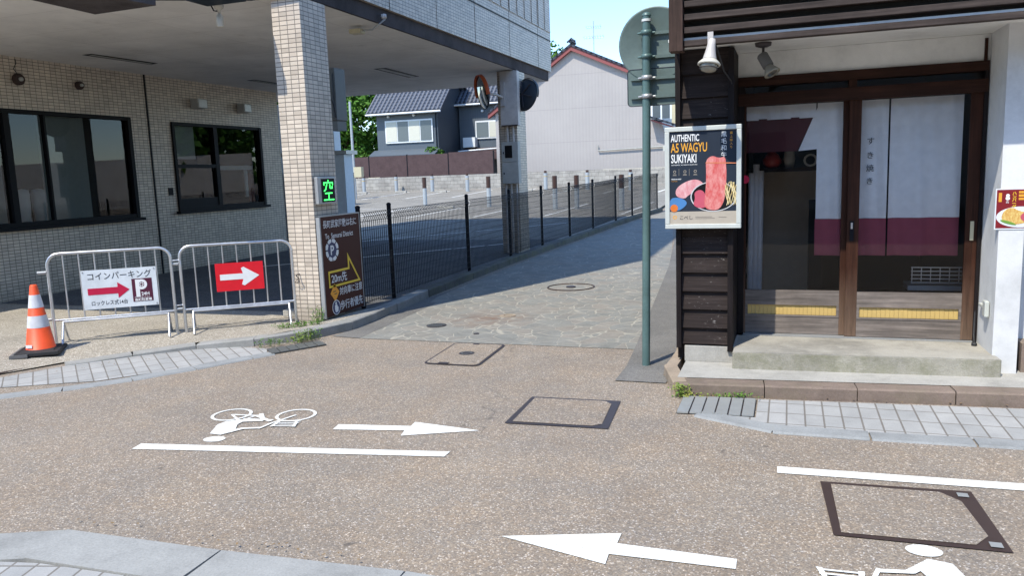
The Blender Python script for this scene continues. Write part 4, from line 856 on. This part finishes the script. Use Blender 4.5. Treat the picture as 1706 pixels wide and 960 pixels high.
MB().text(fq, 'A5 WAGYU', .012, h_ - .16, .10, .001, sx=.54, bold=.012).vtext(fq, '最上級入り', w_ - .04, h_ - .035, .022, .027, n=.001).text(fq, 'A5 WAGYU', .014, h_ - .39, .009, .001).build('gold_lettering', 'letter_gold', root)
mb = MB()
for k in range(3): mb.fbox(fq, .01 + k * .08, .013 + k * .08, 0, 0, 0, 0) if 0 else None
for k in range(2): mb.fbox(fq, .073 + k * .08, .0745 + k * .08, h_ - .345, h_ - .29, .0005, .0015)
for k in range(3):
    u_ = .04 + k * .08; mb.fring(fq, (u_, h_ - .312), .008, .011, .0005, .0015, 14).fbox(fq, u_ - .012, u_ + .012, h_ - .335, h_ - .332, .0005, .0015).fbox(fq, u_ - .015, u_ + .015, h_ - .342, h_ - .3395, .0005, .0015)
mb.build('icons', 'poster_foot', root)
MB().text(fq, 'こべし', .075, .038, .036, .0012, bold=.01, sx=1.).fbox(fq, .2, .33, .055, .057, .001, .0018).fbox(fq, .2, .35, .043, .045, .001, .0018).fbox(fq, .38, .44, .05, .052, .001, .0018).build('footer_lettering', 'letter_black', root)
MB().fring(fq, (.04, .055), .010, .016, .001, .002, 6).build('footer_emblem', 'letter_gold', root)
def blob(c, pts): return [(c[0] + a, c[1] + b) for a, b in pts]
def smooth(pts, it=2):
    for _ in range(it):
        q = []
        for i in range(len(pts)): a, b = pts[i], pts[(i + 1) % len(pts)]; q += [(a[0] * .75 + b[0] * .25, a[1] * .75 + b[1] * .25), (a[0] * .25 + b[0] * .75, a[1] * .25 + b[1] * .75)]
        pts = q
    return pts
MB().fprism(fq, smooth([(.045, .22), (.05, .29), (.14, .345), (.22, .355), (.275, .31), (.22, .27), (.14, .225), (.12, .20)]), .0005, .0015).build('meat_slab', 'print_slice', root)
bw = MB().fdisc(fq, (.34, .215), .118, .0016, .0024, 40, 1.5).build('iron_pan', 'print_black', root)
bw.location = bw.location
MB().fring(fq, (.34, .215), .112, .118, .0025, .003, 48, 1.5).build('pan_rim', 'print_rim', root)
mb = MB()
for k in range(16):
    a = .44 + (k % 8) * .0095; b = .14 + random.uniform(0, .03); pts = [F(fq, a + .012 * math.sin(t * .9 + k), b + t * .032, .0034 + .0001 * k) for t in range(6)]
    mb.tube(pts, .0028, 4, False)
mb.build('noodles', 'print_noodle', root)
MB().fprism(fq, smooth([(.18, .15), (.2, .2), (.19, .25), (.24, .275), (.28, .24), (.30, .14), (.24, .12)]), .003, .0038).build('beef_ruffle', 'print_pink', root)
MB().fprism(fq, smooth([(.265, .13), (.28, .25), (.285, .40), (.28, .50), (.33, .535), (.38, .51), (.43, .525), (.435, .45), (.44, .40), (.43, .2), (.39, .115), (.33, .105)]), .004, .005).build('beef_slice', 'print_meat', root)
MB().fprism(fq, [(.28, .475), (.513, .465), (.513, .473), (.28, .482)], .0052, .006).build('chopstick', 'print_copper', root)
bb = MB().fprism(fq, smooth([(.0, .105), (.0, .205), (.06, .215), (.12, .195), (.14, .16), (.09, .115), (.04, .102)]), .003, .0038).build('blue_bowl', 'print_blue', root)
MB().fdisc(fq, (.035, .128), .03, .004, .0048, 24).build('egg_yolk', 'print_yolk', root)
MB().fbox(fpz, -.018, -.002, .62, .66, -.05, -.03).build('hinge', 'poster_frame', root)
# burger poster on the column
fr_ = frame((1.408, 6.549, 1.17), (1, 0, 0), (0, -1, 0))
root = empty('menu_poster', (1.5, 6.54, 1.17), 'small red hamburger menu poster on the white column at the right edge', 'poster')
MB().fbox(fr_, 0, .42, 0, .295, 0, .004).build('sheet', 'sign_white', root); MB().fbox(fr_, .008, .412, .01, .287, .004, .005).build('print', 'print_maroon', root)
MB().fdisc(fr_, (.16, .09), .075, .0052, .006, 30, 2.).build('plate', 'print_plate', root); MB().fprism(fr_, smooth([(.04, .07), (.05, .13), (.1, .165), (.16, .13), (.22, .12), (.25, .07), (.16, .035), (.08, .04)]), .0065, .0072).build('food', 'print_salad', root); MB().fprism(fr_, smooth([(.03, .075), (.045, .055), (.1, .035), (.15, .03), (.1, .06)]), .0074, .008).build('greens', 'print_green', root); MB().fdisc(fr_, (.21, .09), .035, .0074, .008, 16, 1.4).build('ham', 'print_pink', root)
MB().fdisc(fr_, (.077, .245), .012, .0054, .006, 12).fdisc(fr_, (.077, .225), .014, .0054, .0062, 12).text(fr_, '肉', .066, .19, .02, .0055).build('emblem', 'letter_white', root)
MB().vtext(fr_, 'ハンバーグ', .118, .25, .028, .024, n=.0055, bold=.02).build('lettering', 'letter_yellow', root); MB().fbox(fr_, .145, .25, .26, .275, .0052, .006).fbox(fr_, .145, .25, .235, .252, .0052, .006).fbox(fr_, .145, .25, .212, .228, .0052, .006).fbox(fr_, .02, .04, .2, .265, .0052, .0056).build('price_block', 'letter_gold', root)
# fittings on the shop
root = empty('bulkhead_lamp', (-.57, 6.0, 2.4), 'white caged lamp hanging below the louvred overhang', 'lamp')
axl = Vector((-.10, -.18, -.97)).normalized(); o_ = Vector((-.545, 6.05, 2.565))
MB().lathe(o_, axl, [(.0, -.05), (.026, -.045), (.03, 0), (.038, .05), (.045, .08), (.05, .10)], 20).build('socket', 'box_white', root)
MB().lathe(o_, axl, [(.042, .095), (.075, .125), (.082, .135), (.082, .142), (.07, .145)], 24).build('shade', 'lamp_white', root)
MB().lathe(o_, axl, [(.06, .135), (.062, .165), (.05, .185), (.02, .195), (0, .197)], 20).build('bulb', 'lamp_glass', root)
MB().lathe(o_, axl, [(.063, .165), (.067, .168), (.063, .171)], 20).build('guard_ring', 'iron', root)
MB().box(-.57, -.53, 6.035, 6.049, 2.58, 2.66).build('mount', 'box_white', root)
MB().tube([(-.53, 6.06, 2.60), (-.50, 6.12, 2.52), (-.47, 6.25, 2.40), (-.43, 6.45, 2.34), (-.415, 6.6, 2.25)], .006, 6).build('cable', 'rubber', root)
root = empty('spot_lamp', (-.2, 6.5, 2.45), 'grey spotlight under the white soffit above the left door', 'lamp')
MB().lathe((-.2, 6.5, 2.617), (0, 0, -1), [(0, 0), (.062, 0), (.058, .025), (.03, .035), (0, .035)], 20).build('mount', 'iron', root)
MB().tube([(-.2, 6.5, 2.585), (-.2, 6.5, 2.53), (-.205, 6.48, 2.515)], .01, 8).build('stem', 'iron', root)
ao = Vector((-.21, 6.5, 2.53)); aa = Vector((.42, -.25, -.8)).normalized()
MB().lathe(ao, aa, [(0, -.01), (.035, 0), (.042, .01), (.042, .11), (.0, .11)], 20).build('lamp_body', 'rubber_grey', root); MB().lathe(ao + aa * .11, aa, [(.03, 0), (.045, .03), (.062, .06), (.062, .068), (.04, .066)], 20).build('lamp_head', 'lamp_glass', root)
frv = frame((1.432, 6.9, 0), (0, -1, 0), (-1, 0.02, 0))
root = thing(MB().box(1.40, 1.431, 6.66, 6.74, .50, .62).box(1.405, 1.431, 6.72, 6.9, .55, .575), 'faucet_box', 'poster_frame', 'small cream tap cover low on the side of the white column', 'tap cover', bevel=.006)
thing(MB().tube([(1.405, 7.0, .52), (1.40, 6.98, .30), (1.395, 6.93, .255), (1.385, 6.87, .25)], .008, 8).lathe((1.385, 6.87, .236), (0, 0, 1), [(0, 0), (.02, 0), (.02, .02), (0, .025)], 12), 'drain_hose', 'rubber', 'thin black hose at the right foot of the door', 'hose')

# ================================================================ TRAFFIC SIGN POLE
px, py = -1.15, 6.67
root = empty('sign_pole', (px, py, 0), 'green traffic sign pole at the alley corner, both plates seen from behind', 'traffic sign')
MB().tube([(px, py, 0), (px + .02, py, 1.5), (px + .035, py, 2.93)], .034, 20).lathe((px + .035, py, 2.93), (0, 0, 1), [(.038, 0), (.036, .015), (.02, .028), (0, .03)], 20).build('pole', 'pole_green', root)
MB().lathe((px + .035, py, 2.885), (0, 0, 1), [(.0392, 0), (.0392, .02)], 20).build('reflective_band', 'band_white', root)
pn = Vector((0, 1, 0)); c0 = Vector((px + .09, py + .075, 2.715))
MB().lathe(c0, pn, [(0, 0), (.285, .0), (.30, -.008), (.30, .004), (.285, .008), (0, .006)], 48).build('round_plate', 'plate_grey', root)
mb = MB(); fr3 = frame((px + .09, py + .07, 2.37), (1, 0, 0), (0, -1, 0))
pts = []
for cx_, cy_, a0 in ((.40, -.12, -90), (.40, .12, 0), (-.20, .12, 90), (-.20, -.12, 180)):
    for k in range(5): t = R(a0 + k * 22.5); pts.append((cx_ + .03 * math.cos(t), cy_ + .03 * math.sin(t)))
mb.fprism(fr3, pts, -.006, 0).build('rectangular_plate', 'plate_grey', root)
mb = MB()
for i in range(len(pts)): a, b = pts[i], pts[(i + 1) % len(pts)]; mb.tube([F(fr3, a[0], a[1], 0), F(fr3, b[0], b[1], 0)], .004, 6, False)
mb.build('plate_rim', 'mirror_back', root)
for z in (2.80, 2.61, 2.44, 2.29):
    u0, u1 = ((-.1, .25) if z > 2.5 else (-.2, .40))
    MB().box(px + .09 + u0, px + .09 + u1, py + .045, py + .066, z - .012, z + .012).build('mounting_rail', 'plate_grey', root)
    MB().lathe((px + .032, py, z - .018), (0, 0, 1), [(.038, 0), (.0425, 0), (.0425, .036), (.038, .036)], 20).box(px - .03, px + .09, py + .03, py + .05, z - .01, z + .01).tube([(px - .04, py + .02, z), (px - .01, py + .01, z)], .009, 6).tube([(px + .08, py + .02, z), (px + .1, py + .02, z)], .009, 6).build('clamp', 'alu_grey' if z < 2.5 else 'pole_green', root)

# ================================================================ BEYOND THE LOT
BY = 41.6
wallp = MB().box(-30, -18.9, 32.0, 32.2, .3, 2.0).build('block_wall', 'blockwall'); tag(wallp, 'darker block wall at left between the pale shed and the utility pole', 'wall')
thing(MB().box(-28.4, -3.5, BY, BY + .15, .5, 1.72), 'block_wall', 'blockwall', 'long pale concrete block wall at the back of the parking lot', 'wall')
root = empty('panel_fence', (-21, BY + .05, 1.7), 'brown panel fence on top of the block wall before the grey house', 'fence')
xs = [-27.4, -25.9, -23.4, -20.9, -18.3, -15.55]
for a, b in zip(xs, xs[1:]): MB().box(a + .02, b - .02, BY + .04, BY + .08, 1.73, 2.95 if b < -18 else 3.0).build('panel', 'fence_brown', root)
for a in xs: MB().box(a - .03, a + .03, BY + .03, BY + .1, 1.73, 3.0).build('post', 'black_metal', root)
# grey house: two blocks
GH = empty('grey_house', (-20, 45, 1), 'slate grey two storey house with blue black tiled roof behind the brown fence', 'house')
def house(x0, x1, y0, y1, ze, zr, ov=.45):
    MB().box(x0, x1, y0, y1, .8, ze).build('wall', 'slate_cladding', GH)
    ym = (y0 + y1) / 2
    MB().prism([(x1 - .05, y0, ze), (x1 - .05, y1, ze), (x1 - .05, ym, zr - .12)], (.055, 0, 0)).prism([(x0, y0, ze), (x0, y1, ze), (x0, ym, zr - .12)], (.05, 0, 0)).build('gable', 'slate_side', GH); MB().box(x1 + .001, x1 + .02, y0, y1, .8, ze).build('side_wall', 'slate_side', GH)
    m_ = (zr - ze) / (ym - y0); e = -ov * m_
    MB().prism([(x0 - ov, y0 - ov, ze + e + .02), (x0 - ov, ym, zr + .02), (x0 - ov, y1 + ov, ze + e + .02), (x0 - ov, y1 + ov, ze + e + .14), (x0 - ov, ym, zr + .16), (x0 - ov, y0 - ov, ze + e + .14)], (x1 - x0 + 2 * ov, 0, 0)).build('roof', 'roof', GH)
    rf = MB().box(x0 - ov, x1 + ov, ym - .12, ym + .12, zr + .12, zr + .32).build('ridge', 'roof', GH)
    MB().tube([(x0 - ov, y0 - ov - .05, ze + e), (x1 + ov, y0 - ov - .05, ze + e)], .06, 8).build('gutter', 'white_trim', GH)
    MB().tube([(x1 - .1, y0 - ov, ze + e - .03), (x1 - .08, y0 - .06, ze - .45), (x1 - .08, y0 - .06, 1.2)], .035, 8).build('downpipe', 'mirror_back', GH)
house(-23.75, -19.7, 43.5, 48.5, 5.85, 8.0); house(-19.6, -11.5, 46.6, 51., 6.35, 8.3, .4)
def hwin(x0, x1, y, z0, z1, panes):
    f_ = MB().box(x0, x1, y - .08, y - .03, z0, z1).build('window', 'white_trim', GH)
    n = len(panes); u = (x1 - x0 - .1) / n
    for k, m_ in enumerate(panes): MB().box(x0 + .05 + k * u + .03, x0 + .05 + (k + 1) * u - .03, y - .1, y - .081, z0 + .09, z1 - .09).build('pane', m_, f_)
hwin(-23.15, -20.0, 43.5, 3.75, 5.1, ['curtain', 'pane_dark', 'curtain', 'pane_dark']); hwin(-18.5, -15.0, 46.6, 3.9, 5.0, ['pane_dark', 'curtain', 'pane_dark', 'curtain'])
MB().prism([(-24.0, 42.7, 2.95), (-24.0, 43.5, 3.3), (-24.0, 43.5, 3.36), (-24.0, 42.7, 3.02)], (4.4, 0, 0)).build('lean_to_roof', 'slate_cladding', GH)
MB().tube([(-19.3, 45.5, 3.15), (-14.8, 45.5, 3.3), (-14.8, 45.5, 3.3)], .05, 6).tube([(-15.7, 45.5, 3.25), (-15.9, 45.5, 6.1)], .05, 6).tube([(-16.6, 45.5, 5.75), (-15.2, 45.5, 5.75)], .04, 6).build('drying_rail', 'white_trim', GH)
MB().prism([(-19.3, 45.2, 2.6), (-19.3, 46.55, 2.6), (-19.3, 46.55, 3.35), (-19.3, 45.2, 3.05)], (4.6, 0, 0)).build('balcony', 'fence_brown', GH)
MB().box(-19.2, -18.4, 46.1, 46.55, 3.4, 4.0).build('air_conditioner', 'white_trim', GH)
for x_, z_ in ((-22.9, 5.35), (-21.2, 5.35), (-18.0, 5.6)): MB().tube([(x_, 43.5 if x_ < -19.8 else 46.6, z_), (x_, 43.38 if x_ < -19.8 else 46.48, z_)], .08, 10).build('vent', 'white_trim', GH)
# white house
WH = empty('white_house', (-11, 43, 1), 'big windowless white corrugated house with red brown gable edge', 'house')
prof = [(-15.85, 1.73), (-15.85, 5.1), (-12.9, 7.45), (-11.27, 8.18), (-8.05, 6.75), (-6.7, 6.1), (-6.7, 5.1), (-6.3, 3.6), (-5.2, 3.2), (-3.2, 2.8), (-3.2, 1.73)]
MB().prism([(x, 43, z) for x, z in prof], (0, 6, 0)).build('wall', 'white_cladding', WH)
def rake(a, b, dz0, dz1, y0, y1, name, mat):
    MB().prism([(a[0], y0, a[1] + dz0), (b[0], y0, b[1] + dz0), (b[0], y0, b[1] + dz1), (a[0], y0, a[1] + dz1)], (0, y1 - y0, 0)).build(name, mat, WH)
for a, b in (((-16.2, 4.85), (-11.27, 8.2)), ((-11.265, 8.2), (-6.4, 5.98))): rake(a, b, -.02, .2, 42.75, 43.05, 'barge_board', 'roof_red'); rake(a, b,   .205, .34, 42.7, 49, 'roof', 'roof')
MB().tube([(-11.27, 42.7, 8.66), (-11.27, 43.6, 8.66)], .11, 8).tube([(-11.45, 42.7, 8.6), (-11.2, 42.7, 8.8), (-10.98, 42.7, 8.62)], .05, 6).build('ridge_ornament', 'roof', WH)
for k in range(3): MB().tube([(-8.4 + k * .35, 43.2, 7.35 - k * .16), (-8.35 + k * .35, 43.2, 7.75 - k * .16)], .12, 6).build('ridge_ornament', 'roof', WH)
rake((-7.0, 4.35), (-3.4, 3.05), 0, .1, 42.2, 43, 'lean_to_roof', 'roof'); rake((-6.9, 4.2), (-3.4, 2.95), -.03, .05, 42.3, 43, 'lean_to_edge', 'roof_red')
wfr = MB().box(-7.0, -5.9, 42.93, 42.99, 4.25, 5.5).build('window', 'white_trim', WH); MB().box(-6.9, -6.5, 42.9, 42.925, 4.35, 5.45).box(-6.4, -6.0, 42.9, 42.925, 4.3, 5.45).build('pane', 'pane_dark', wfr)
MB().box(-5.9, -4., 42.94, 42.98, 3.9, 5.6).build('yellow_wall', 'wall_yellow', WH)
MB().tube([(-9.9, 42.9, 3.05), (-9.9, 42.9, 2.75), (-3.5, 42.9, 2.9)], .04, 6).build('wall_pipe', 'box_grey', WH)
root = empty('tv_antenna', (-10.5, 46, 8), 'thin television antenna above the roof of the white house', 'antenna')
MB().tube([(-10.6, 45.4, 7.6), (-10.6, 45.4, 10.1)], .025, 6).build('mast', 'alu_grey', root)
for z, L_, n_ in ((9.75, .8, 7), (9.2, 1.1, 8)):
    mb = MB().tube([(-10.6 - L_ / 2, 45.4, z), (-10.6 + L_ / 2, 45.4, z - .08)], .016, 5)
    for k in range(n_): x = -10.6 - L_ / 2 + L_ * k / (n_ - 1); mb.tube([(x, 45.15, z + .02), (x, 45.65, z + .02)], .008, 4).tube([(x, 45.4, z - .1), (x, 45.4, z + .12)], .008, 4)
    mb.build('dipole_array', 'alu_grey', root)
# pale hut behind the near pillar
root = empty('pale_hut', (-11, 18, 0), 'pale blue shed behind the near tiled pillar', 'shed')
MB().box(-12.4, -10.56, 17.55, 17.95, .15, 2.32).box(-12.3, -10.84, 17.6, 17.9, 2.43, 3.15).box(-13.2, -12.41, 17.6, 17.9, .15, 3.66).build('wall', 'hut_blue', root); MB().box(-12.4, -10.46, 17.5, 18.05, 2.325, 2.42).build('roof', 'alu_grey', root)
MB().box(-13.1, -12.45, 17.5, 17.59, .2, 1.9).build('door', 'mirror_back', root)
thing(MB().box(-11.5, -11.32, 15.9, 15.93, .35, 1.1).tube([(-11.41, 15.95, .1), (-11.41, 15.95, 1.12)], .015, 6), 'banner', 'banner_red', 'dark red banner strip just left of the near tiled pillar', 'banner')
# utility pole
root = empty('utility_pole', (-26.5, 45.5, .9), 'slim pale pole before the trees left of the grey house', 'pole')
root.location = (-21.12, 36, .5)
MB().tube([(-21.12, 36, .5), (-21.12, 36, 5.6)], .075, 10, r2=.06).build('pole', 'post_grey', root); MB().box(-21.05, -20.62, 35.85, 36.1, 1.78, 2.3).build('cabinet', 'box_cream', root); MB().box(-21.3, -21.22, 35.9, 36.1, 1.2, 2.2).build('meter', 'box_grey', root)
# parking posts
def ppost(x, y, h, cap, label, group):
    z = gz(y) + .08; root = empty('parking_post', (x, y, z), label, 'post', group)
    if cap:
        MB().tube([(x, y, z), (x, y, z + h * .62)], .085, 12).build('post', 'post_grey', root); MB().tube([(x, y, z + h * .62), (x, y, z + h)], .087, 12).build('cap', 'cap_brown', root)
    else:
        MB().tube([(x, y, z), (x, y, z + h)], .10, 12).build('post', 'post_grey', root)
        MB().tube([(x, y, z + h), (x, y, z + h + .12)], .07, 10).build('cap', 'cap_brown', root); MB().tube([(x, y, z + h * .78), (x, y, z + h * .82)], .104, 12).build('stripe', 'stripe_yellow', root)
nb = [(-18.15, 30.28), (-14.65, 30.7), (-11.2, 29.3), (-7.93, 27.4), (-7.1, 27.3), (-5.31, 26.4)]
locn = ['leftmost brown capped parking post, before the utility pole', 'brown capped parking post near the middle of the grey house', 'brown capped parking post left of the far pillar', 'brown capped parking post just right of the far pillar', 'brown capped parking post second right of the far pillar', 'rightmost brown capped parking post, left of the green pole']
for (x, y), lb in zip(nb, locn): ppost(x, y, 1.2, True, lb, 'brown capped posts in the parking lot')
fbp = [(-23.4, 40.9), (-21.4, 41.1), (-18.8, 40.4), (-16.35, 39.6), (-11.86, 39.3), (-9.43, 38.4), (-7.05, 37.2)]
locf = ['far yellow striped post beside the utility pole', 'far yellow striped post below the left window of the grey house', 'far yellow striped post below the right edge of the grey house front', 'far yellow striped post left of the far pillar', 'far yellow striped post before the white house, nearest the far pillar', 'far yellow striped post before the middle of the white house', 'far yellow striped post before the right end of the white house']
for (x, y), lb in zip(fbp, locf): ppost(x, y, .85, False, lb, 'striped posts along the back wall')
mb = MB()
def stripe(mb, a, b, w_=.12):
    a, b = Vector(a), Vector(b); t = (b - a).normalized(); n = Vector((-t.y, t.x)) * w_ / 2; k = max(1, int(abs(b.y - a.y) / 1.5))
    for i in range(k):
        p, q = a.lerp(b, i / k), a.lerp(b, (i + 1) / k); mb.add([(*(p - n), gz(p.y) + .088), (*(q - n), gz(q.y) + .088), (*(q + n), gz(q.y) + .088), (*(p + n), gz(p.y) + .088)], [(0, 1, 2, 3)])
for k in range(9): stripe(mb, (-25.5 + k * 2.5, 35.5), (-25.5 + k * 2.5 + .3, 40.3))
for k in range(7): stripe(mb, (-20. + k * 2.5, 24.6), (-20. + k * 2.5 + .2, 29.8))
stripe(mb, (-26, 35.5), (-4.5, 34.6)); stripe(mb, (-20.2, 30.), (-4.9, 27.2)); stripe(mb, (-20, 21.), (-4.9, 24.4)); stripe(mb, (-10, 12), (-5.6, 17.)); stripe(mb, (-12, 15.), (-6, 22.))
mb.build('parking_lines', 'paint', kind='structure')
mb = None
wl = ['leftmost back row wheel stop, below the left window of the grey house', 'back row wheel stop, below the grey house, second from the left', 'back row wheel stop, below the right end of the grey house', 'back row wheel stop just right of the far pillar', 'back row wheel stop before the middle of the white house', 'back row wheel stop before the right end of the white house', 'nearer wheel stop left of the far pillar', 'nearer wheel stop behind the far pillar']
for i, (x, y) in enumerate([(-23., 39.9), (-20.5, 39.9), (-17.8, 39.3), (-12.7, 38.6), (-10.3, 38.1), (-7.9, 37.2), (-12.9, 28.9), (-10., 28.6)]):
    thing(MB().box(x - .35, x + .35, y - .07, y + .07, gz(y) + .08, gz(y) + .2), 'wheel_stop', 'conc_light', wl[i], 'wheel stop', 'wheel stops in the parking lot', bevel=.02)

# ================================================================ TREES, WEEDS
def crown(mb, blobs, n, size):
    for _ in range(n):
        c, r = random.choices(blobs, [b[1] ** 2 for b in blobs])[0]
        d = Vector((random.gauss(0, 1), random.gauss(0, 1), random.gauss(0, 1))).normalized() * r * random.uniform(.55, 1.08)
        p = Vector(c) + Vector((d.x, d.y, d.z * .85)); s_ = size * random.uniform(.6, 1.5)
        a = Vector((random.gauss(0, 1), random.gauss(0, 1), random.gauss(0, .6))).normalized(); b = a.orthogonal().normalized(); b = (b * math.cos(9 * p.x) + a.cross(b) * math.sin(9 * p.x)) * .6
        mb.add([p - a * s_, p + b * s_ * .8, p + a * s_, p - b * s_ * .8], [(0, 1, 2, 3)])
def tree(x, y, h, r, mat, label, n=9000, size=.15):
    z = .9; root = empty('broadleaf_tree', (x, y, z), label, 'tree')
    tr = MB().tube([(x, y, z), (x + .1, y, z + h * .3), (x - .05, y + .1, z + h * .6)], .28, 8, r2=.1); blobs = []
    for k in range(16):
        a = random.uniform(0, 6.28); rr = r * random.uniform(.2, .85); zz = z + h * random.uniform(.2, .92); c = (x + rr * math.cos(a), y + rr * math.sin(a), zz)
        blobs.append((c, r * random.uniform(.34, .6))); tr.tube([(x, y, z + h * .3), ((x + c[0]) / 2, (y + c[1]) / 2, (z + h * .35 + zz) / 2), c], .09, 5, r2=.03)
    tr.build('trunk', 'bark', root); mb = MB(); crown(mb, blobs, n, size); mb.build('crown', mat, root)
tree(-28.2, 46.5, 7.8, 3.2, 'leaf_a', 'bright green leafy tree left of the grey house, next to its wall', 20000); tree(-33.5, 49, 9.5, 3.8, 'leaf_b', 'darker tree at the left behind the bright one', 9000, .15)
tree(-26, 53, 9.5, 3.6, 'leaf_b', 'dark tree rising behind the left roof of the grey house', 8000, .15); tree(-17.6, 55, 9.6, 3.3, 'leaf_a', 'green treetop above the roof between the two house blocks', 8000, .15)
def shrub(x, y, h, r, label):
    root = empty('shrub', (x, y, gz(y)), label, 'shrub'); b = [((x + random.uniform(-r, r) * .5, y + random.uniform(-r, r) * .5, gz(y) + h * random.uniform(.3, .8)), r * .6) for _ in range(7)]
    MB().tube([(x, y, gz(y)), (x, y, gz(y) + h * .5)], .06, 6).build('stem', 'bark', root); mb = MB(); crown(mb, b, 2600, .09); mb.build('foliage', 'leaf_a', root)
shrub(-25.4, 43.6, 3.4, 1.3, 'bright green shrub at the foot of the grey house behind the brown fence'); shrub(-19.9, 43.4, 2.9, .8, 'small shrub peeking over the brown fence beside the grey house')
def weed(pts, n, hgt, label, mat='leaf_weed', size=.012):
    mb = MB()
    for _ in range(n):
        x, y, z = random.choice(pts); x += random.gauss(0, .025); y += random.gauss(0, .02); hh = hgt * random.uniform(.2, 1.)
        top = Vector((x + random.gauss(0, .02), y + random.gauss(0, .02), z + hh)); mb.tube([(x, y, z), top], .0012, 3, False)
        for q in range(3):
            a = Vector((random.gauss(0, 1), random.gauss(0, 1), random.gauss(0, .5))).normalized() * size * random.uniform(.6, 1.6); b = a.orthogonal().normalized() * size * .6; p = top + Vector((random.gauss(0, .01), random.gauss(0, .01), random.gauss(0, .008)))
            mb.add([p, p + a * .5 + b, p + a * 1.2, p + a * .5 - b], [(0, 1, 2, 3)])
    return thing(mb, 'weed', mat, label, 'weed')
def gl(a, b, n, z): return [(a[0] + (b[0] - a[0]) * i / n, a[1] + (b[1] - a[1]) * i / n, z) for i in range(n + 1)]
weed([(-5.06, 7.58, .09), (-5.03, 7.6, .09)], 40, .2, 'leafy weed growing at the right foot of the tiled pillar')
weed(gl((-5.25, 7.2), (-4.95, 7.45), 5, .09), 120, .06, 'low grassy weeds on the kerb corner before the tiled pillar')
weed(gl((-5.1, 6.65), (-4.85, 6.95), 5, .01), 60, .08, 'yellowing weeds in the gutter along the kerb, left part')
weed(gl((-4.86, 6.95), (-4.76, 7.1), 3, .01), 70, .13, 'taller green weed clump in the gutter at the kerb bend')
weed([(-.74, 5.78, .0), (-.71, 5.79, .0)], 60, .1, 'green weed clump at the left end of the shop kerb'); weed(gl((-.55, 5.81), (-.3, 5.83), 5, .005), 26, .04, 'sparse yellow weeds between the shop kerb and the gutter grate')
weed([(-.28, 5.835, .0)], 12, .05, 'tiny weed tuft at the right end of the shop gutter grate')

mb = MB()
for a, b, n in (((-5.15, 6.68), (-4.75, 7.2), 70), ((-.7, 5.79), (1.4, 5.96), 60), ((-4.72, 7.6), (-4.72, 8.8), 40), ((-.93, 6.2), (-1.0, 7.4), 40), ((-6.8, 5.0), (-5.4, 6.5), 30), ((-3.6, 2.86), (-1.7, 2.9), 40)):
    for _ in range(n):
        t = random.random(); x = a[0] + (b[0] - a[0]) * t + random.gauss(0, .03); y = a[1] + (b[1] - a[1]) * t + random.gauss(0, .03); q = random.uniform(.003, .012); an = random.uniform(0, 6.28)
        u_ = Vector((math.cos(an), math.sin(an), random.uniform(-.2, .3))) * q; v_ = Vector((-math.sin(an), math.cos(an), random.uniform(-.2, .3))) * q * .6; p = Vector((x, y, gz(y) + .022))
        mb.add([p - u_, p - v_, p + u_, p + v_], [(0, 1, 2, 3)])
tag(mb.build('leaf_litter', 'litter', kind='stuff'))
# ---- street wall behind the camera (seen only as a reflection in the glass)
OB = empty('opposite_building', (0, -8, 0), 'plain beige building across the street, seen only in reflections', 'building')
MB().box(-16, 14, -12, -7.5, 0, 6.5).build('wall', 'beige_wall', OB); MB().box(-16, 14, -7.49, -7.4, 0, .5).build('plinth', 'kerb_dark', OB)
for k in range(7): MB().box(-13 + k * 3.7, -11.2 + k * 3.7, -7.48, -7.44, .9, 2.5).build('window', 'pane_dark', OB)

WR = empty('corrugated_fence', (12, 36, 0), 'pale corrugated fence beyond the shop, seen only reflected in the tiled building window', 'fence')
MB().box(4, 24, 34, 34.1, .5, 3.2).build('sheet', 'box_white', WR)
tree(9, 37, 6, 3., 'leaf_a', 'tree behind the shop, seen only reflected in the window glass', 2500, .3)
